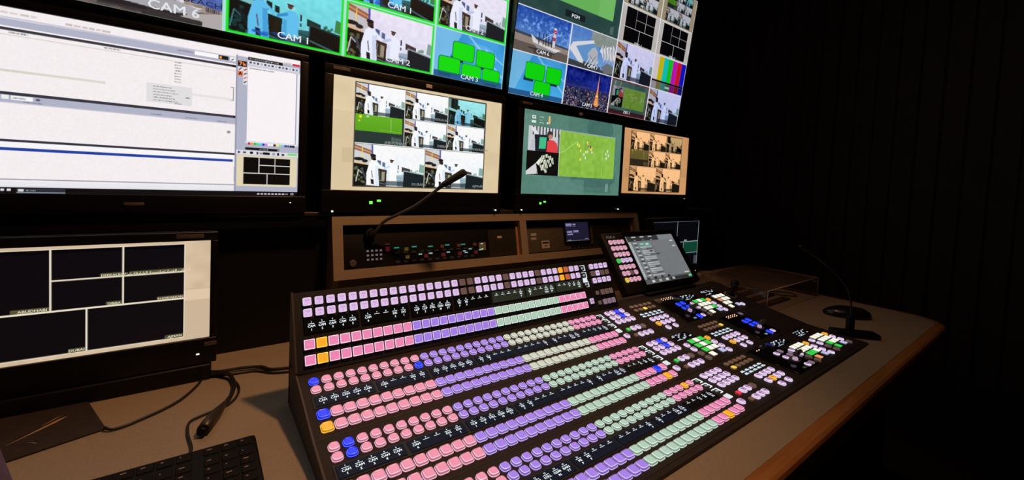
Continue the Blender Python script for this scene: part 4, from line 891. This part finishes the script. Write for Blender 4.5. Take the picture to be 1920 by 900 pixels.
# ------------------------------------------------------------------ tilted touch screen unit
MN = empty('menu_touch_unit', (1.1, .06, -.0035), 'tilted black touch screen unit with grey page and key block on the console', 'touch screen')
UM = Vector((0, math.cos(R(55)), math.sin(R(55)))); NM = Vector((0, -math.sin(R(55)), math.cos(R(55))))
MM = frame_mat((1.0, .0467, .0267), (1, 0, 0), UM, NM)
MB().rbox((-.104, -.020, -.030), (.300, .192, -.0045), .004, M=MM).build('housing', M_black, MN)
MB().rbox((-.100, -.018, -.005), (-.006, .188, -.0035), .0008, M=MM).build('key_plate', M_pblack, MN)
picture('touch_screen', menu_page, 260, 165, .270, .172, MN, MM, .78)
MB().rbox((.03, .0, -.055), (.22, .08, -.028), .006, M=MM).build('stand', M_black, MN)
MB().rbox((.98, .020, -.0034), (1.25, .0575, .006), .004).build('foot_plate', M_black, MN)
bz_ = MB()
for a_, b_ in (((-.005, -.018), (.299, -.0005)), ((-.005, .1725), (.299, .190)), ((.2705, -.0005), (.299, .1725)), ((-.005, -.0005), (-.0005, .1725))): bz_.rbox((a_[0], a_[1], -.005), (b_[0], b_[1], .0015), .0008, M=MM)
bz_.build('screen_bezel', M_bezel, MN)
lt = MB(); put_text(lt, 'FOR.A', -.066, .176, .0085, -.0034, MM, wide=1.3); lt.build('maker_lettering', glow('maker_print', (135, 120, 108), .7), MN)
def MFm(k, x, s, n=0): return MM @ Matrix.Translation((x, s, .0022))
mk = []
for j, s in enumerate((.1565, .1345, .1125, .091, .0685, .0475, .0255)):
    for i in range(4):
        c = 'green' if (j, i) == (3, 0) else 'yellow' if (j, i) == (6, 0) else 'dim' if (j, i) == (5, 2) else 'auxlav' if j == 3 else 'menupink'
        mk.append(('round', c, 0, -.0805+.0198*i, s, '|'))
put_keys('menu_key', mk, MN, 100, MFm)

# ------------------------------------------------------------------ things on the desk
kb = empty('keyboard', (-.3, -.12, ZD), 'black computer keyboard on the desk at the lower left of the console', 'keyboard')
KT = ZD+.024
MB().rbox((-.53, -.205, ZD), (-.085, -.044, KT), .006).build('body', mat('keyboard_body', (.005, .0045, .0045), .6, noise=.1, spec=.15), kb)
M_key = mat('keyboard_key', (.006, .005, .005), .7, noise=.1, spec=.12)
M_pr = mat('keyboard_print', (.22, .16, .12), .6, noise=.05)
kmeshes = []
for v in range(4):
    g = MB().loft([rr_loop(.0088, .0015, 0), rr_loop(.0086, .0015, .001), rr_loop(.0080, .0018, .0018)], [0, 0], 0)
    g.quad((-.005, .001), (-.005+.0015*(v+1), .0035), .0019, 1); kmeshes.append(g.mesh('keycap', [M_key, M_pr]))
for j in range(6):
    for i in range(16):
        x = -.100-.0200*(15-i)-(.010 if i < 13 else 0); y = -.060-.0200*j-(.006 if j > 0 else 0)
        o = bpy.data.objects.new('keycap', kmeshes[(i*7+j*3) % 4]); place(o, kb, Matrix.Translation((x, y, KT)))
pd = math.radians(-18); pr_ = Vector((-.274, .131)); ax = Vector((-math.cos(pd), -math.sin(pd)*-1)); 
ux = Vector((-.951, -.309)); uy = Vector((-.309, .951))
pad = MB(); Mp = frame_mat((-.272, .128, ZD), (ux.x, ux.y, 0), (uy.x, uy.y, 0), (0, 0, 1))
pad.rbox((0, 0, 0), (.26, .19, .004), .0018, M=Mp); padt = empty('mouse_pad', (-.40, .17, ZD), 'dark mouse pad with orange streaks under the low left monitor', 'mouse pad'); pad.build('mat', mat('pad_cloth', (.018, .011, .012), .8, noise=.3, nscale=60, bump=.3), padt)
st = MB(); 
for a, b, c_, d, ww in ((.03, .085, .10, .045, .006), (.035, .095, .062, .075, .002), (.13, .03, .18, -.0, .004), (.125, .09, .20, .06, .006), (.19, .10, .22, .055, .008), (.07, .02, .075, .03, .002)):
    v1, v2 = Vector((a, b)), Vector((c_, d)); v2.y = max(v2.y, .006); t = (v2-v1).normalized(); n = Vector((-t.y, t.x))*ww/2
    st.add([(v1.x, v1.y, .0043), (v1.x+n.x+t.x*.01, v1.y+n.y+t.y*.01, .0043), (v2.x, v2.y, .0043), (v1.x-n.x+t.x*.02, v1.y-n.y+t.y*.02, .0043)], [(0, 3, 2, 1)], M=Mp)
st.build('printed_streak', mat('streak_orange', (.42, .26, .13), .7, noise=.2), padt)
def cable(label, pts, r, name='cable', cat='cable', group='cables on the desk'):
    o = MB().tube(smooth_path(pts, 7), r, 8).build(name, M_rubber); return setp(o, label, cat, group)
z0 = ZD+.0032
cable('thick black cable running from the low left monitor to the side of the console', [(.10, .19, z0), (.03, .207, z0), (-.03, .222, z0), (-.05, .243, z0+.002), (-.0857, .253, z0+.003), (-.128, .262, z0+.002), (-.17, .30, z0)], .0032)
cable('black cable just in front of the thick cable beside the console', [(.10, .165, z0), (.03, .186, z0), (-.028, .203, z0), (-.06, .232, z0-.0008), (-.10, .240, z0-.0008), (-.135, .255, z0), (-.18, .29, z0)], .0022)
cable('black cable looping from the low monitor down to the round plug', [(-.19, .275, z0), (-.140, .250, z0+.004), (-.110, .233, z0+.006), (-.100, .19, z0+.004), (-.106, .14, z0+.004), (-.118, .106, ZD+.009)], .0036)
cable('thin black cable curving past the plug to the keyboard', [(-.17, .285, z0), (-.118, .235, z0+.008), (-.096, .195, z0), (-.0945, .150, z0), (-.112, .112, z0), (-.150, .094, z0), (-.1665, .080, z0), (-.168, .045, z0), (-.163, .0, z0), (-.166, -.040, z0), (-.166, -.0465, z0+.003)], .0020)
cable('thin black cable from the low monitor to the mouse pad', [(-.17, .29, z0), (-.150, .245, z0), (-.182, .170, z0), (-.235, .128, z0), (-.262, .118, z0), (-.2735, .124, ZD+.0065)], .0022)
pl = empty('cable_plug', (-.135, .07, ZD), 'fat black moulded plug at the end of the looping cable', 'plug')
MB().tube([(-.1185, .105, ZD+.009), (-.124, .092, ZD+.009), (-.131, .076, ZD+.0095), (-.143, .046, ZD+.0105), (-.149, .030, ZD+.0105)], [.0042, .0062, .0085, .0095, .0090], 14).build('plug_body', mat('plug_plastic', (.03, .022, .02), .4), pl)
MB().tube([(-.149, .030, ZD+.0105), (-.1515, .024, ZD+.0105)], .0062, 12).build('plug_tip', M_black, pl)
# clear acrylic riser at the right
def acrylic():
    m = bpy.data.materials.new('clear_acrylic'); m.use_nodes = True; nt = m.node_tree; nt.nodes.remove(nt.nodes['Principled BSDF'])
    t = nt.nodes.new('ShaderNodeBsdfTransparent'); t.inputs[0].default_value = (.93, .90, .87, 1); g = nt.nodes.new('ShaderNodeBsdfGlossy'); g.inputs['Roughness'].default_value = .08
    d = nt.nodes.new('ShaderNodeBsdfDiffuse'); d.inputs[0].default_value = (.5, .36, .30, 1); f = nt.nodes.new('ShaderNodeFresnel'); f.inputs[0].default_value = 1.35
    a = nt.nodes.new('ShaderNodeMixShader'); b = nt.nodes.new('ShaderNodeMixShader'); b.inputs[0].default_value = .05
    nt.links.new(f.outputs[0], a.inputs[0]); nt.links.new(t.outputs[0], a.inputs[1]); nt.links.new(g.outputs[0], a.inputs[2])
    nt.links.new(a.outputs[0], b.inputs[1]); nt.links.new(d.outputs[0], b.inputs[2]); nt.links.new(b.outputs[0], nt.nodes['Material Output'].inputs[0])
    return m
M_acr = acrylic()
ac = empty('acrylic_riser', (1.70, .0, ZD), 'low clear acrylic riser on the desk behind the right end of the console', 'riser')
MB().rbox((1.43, -.138, -.004), (1.905, .142, .0), .001).build('top_plate', M_acr, ac)
MB().rbox((1.90, -.138, ZD), (1.905, .142, -.0042), .001).build('side_plate', M_acr, ac)
MB().rbox((1.43, -.138, ZD), (1.435, .142, -.0042), .001).build('side_plate', M_acr, ac)
eg = MB(); eg.tube([(1.43, -.1385, -.002), (1.905, -.1385, -.002)], .0016, 6); eg.tube([(1.905, -.1385, -.002), (1.905, .142, -.002)], .0012, 6); eg.tube([(1.905, -.1385, -.002), (1.905, -.1385, ZD+.002)], .0013, 6); eg.tube([(1.4325, -.1385, -.002), (1.4325, -.1385, ZD+.002)], .0013, 6); eg.tube([(1.43, .142, -.002), (1.905, .142, -.002)], .0012, 6); eg.build('polished_edge', mat('acrylic_edge', (.75, .55, .45), .35, noise=.1), ac)
M_slat = mat('strip_dark', (.05, .035, .025), .6, noise=.2)
sl_lab = ['front dark strip lying under the clear riser', 'second dark strip from the front under the clear riser', 'third dark strip from the front under the clear riser', 'rearmost dark strip lying under the clear riser']
for i in range(4):
    y = -.105+.058*i; setp(MB().rbox((1.445, y, ZD), (1.73, y+.030, ZD+.006), .0015).build('flat_strip', M_slat), sl_lab[i], 'strip', 'dark strips under the acrylic riser')
cable('thin cable lying in an arc under the clear riser', [(1.62, .10, z0+.007), (1.70, .05, z0+.004), (1.78, -.01, z0), (1.84, -.06, z0), (1.80, -.10, z0), (1.76, -.06, z0), (1.72, -.03, z0+.006)], .0018)
# mouse and paging microphone at the right
ms = empty('computer_mouse', (1.66, -.30, ZD), 'low black mouse on the right end of the desk', 'mouse')
Mm = Matrix.Translation((1.675, -.300, ZD)) @ Matrix.Rotation(R(-52), 4, 'Z')
loops = []
for z, sx, sy, ox in ((0, .070, .040, 0), (.010, .073, .042, 0), (.022, .062, .037, .004), (.031, .042, .026, .008), (.034, .016, .010, .010)):
    loops.append([(ox+sx*math.cos(2*math.pi*t/28), sy*math.sin(2*math.pi*t/28), z) for t in range(28)])
MB().loft(loops, [0]*5, 0, M=Mm, capbottom=True).build('shell', mat('mouse_black', (.010, .010, .012), .25, noise=.05), ms)
MB().rbox((-.052, -.004, .0285), (-.030, .004, .0325), .001, M=Mm @ Matrix.Translation((.03, 0, .0025))).build('scroll_wheel', M_black, ms)
dm = empty('desk_microphone', (1.43, -.37, ZD), 'black desk microphone with flat base at the right front corner of the console', 'microphone')
Md = Matrix.Translation((1.437, -.382, ZD)) @ Matrix.Rotation(R(-48), 4, 'Z')
MB().rbox((-.060, -.022, 0), (.060, .022, .016), .005, M=Md).build('base', M_black, dm)
MB().rbox((-.022, -.008, .015), (-.003, .008, .060), .004, M=Md).build('stem_block', M_black, dm)
pb = Md @ Vector((-.013, 0, .058))
gp = smooth_path([pb, pb+Vector((-.002, .002, .045)), pb+Vector((-.018, .014, .095)), pb+Vector((-.070, .045, .150)), pb+Vector((-.125, .075, .190))], 6)
MB().tube(gp, .0028, 8).build('gooseneck', M_rubber, dm)
e_ = gp[-1]; MB().tube([e_, e_+Vector((-.006, .004, .004)), e_+Vector((-.028, .017, .018)), e_+Vector((-.032, .019, .020))], [.003, .0048, .0052, .003], 10).build('microphone_head', M_black, dm)

# ------------------------------------------------------------------ chair back close to the camera at the left edge
ch = empty('office_chair', (-.36, -.80, ZF), 'dark violet padded chair back at the lower left edge of the view', 'chair')
bk = MB(); loops = []
for z, hx, hy in ((-.28, .09, .018), (-.1, .115, .026), (.10, .128, .028), (.22, .126, .028), (.27, .115, .024), (.295, .094, .018), (.305, .06, .010)):
    loops.append([(-.3265+hx*math.copysign(abs(math.cos(t*math.pi/14))**.6, math.cos(t*math.pi/14)), -.568+hy*math.copysign(abs(math.sin(t*math.pi/14))**.6, math.sin(t*math.pi/14)), z) for t in range(28)])
bk.loft(loops, [0]*6, 0, capbottom=True).build('backrest', mat('chair_fabric', (.085, .05, .115), .85, noise=.2, nscale=300, bump=.4), ch)
MB().tube([(-.33, -.572, -.27), (-.335, -.60, -.38), (-.36, -.66, -.41)], .018, 10).build('back_support', M_black, ch)
MB().rbox((-.56, -1.02, -.45), (-.16, -.60, -.39), .03, seg=3).build('seat', MATS['chair_fabric'], ch)
MB().tube([(-.36, -.80, -.45), (-.36, -.80, ZF+.08)], .025, 12).build('gas_column', M_black, ch)
for t in range(5):
    a = t*2*math.pi/5; e = (-.36+.26*math.cos(a), -.80+.26*math.sin(a))
    leg = MB().tube([(-.36, -.80, ZF+.09), (e[0], e[1], ZF+.06)], [.022, .014], 8).build('leg', M_black, ch)
    MB().tube([(e[0]-.012, e[1], ZF+.028), (e[0]+.012, e[1], ZF+.028)], .028, 16).build('castor', M_black, leg)
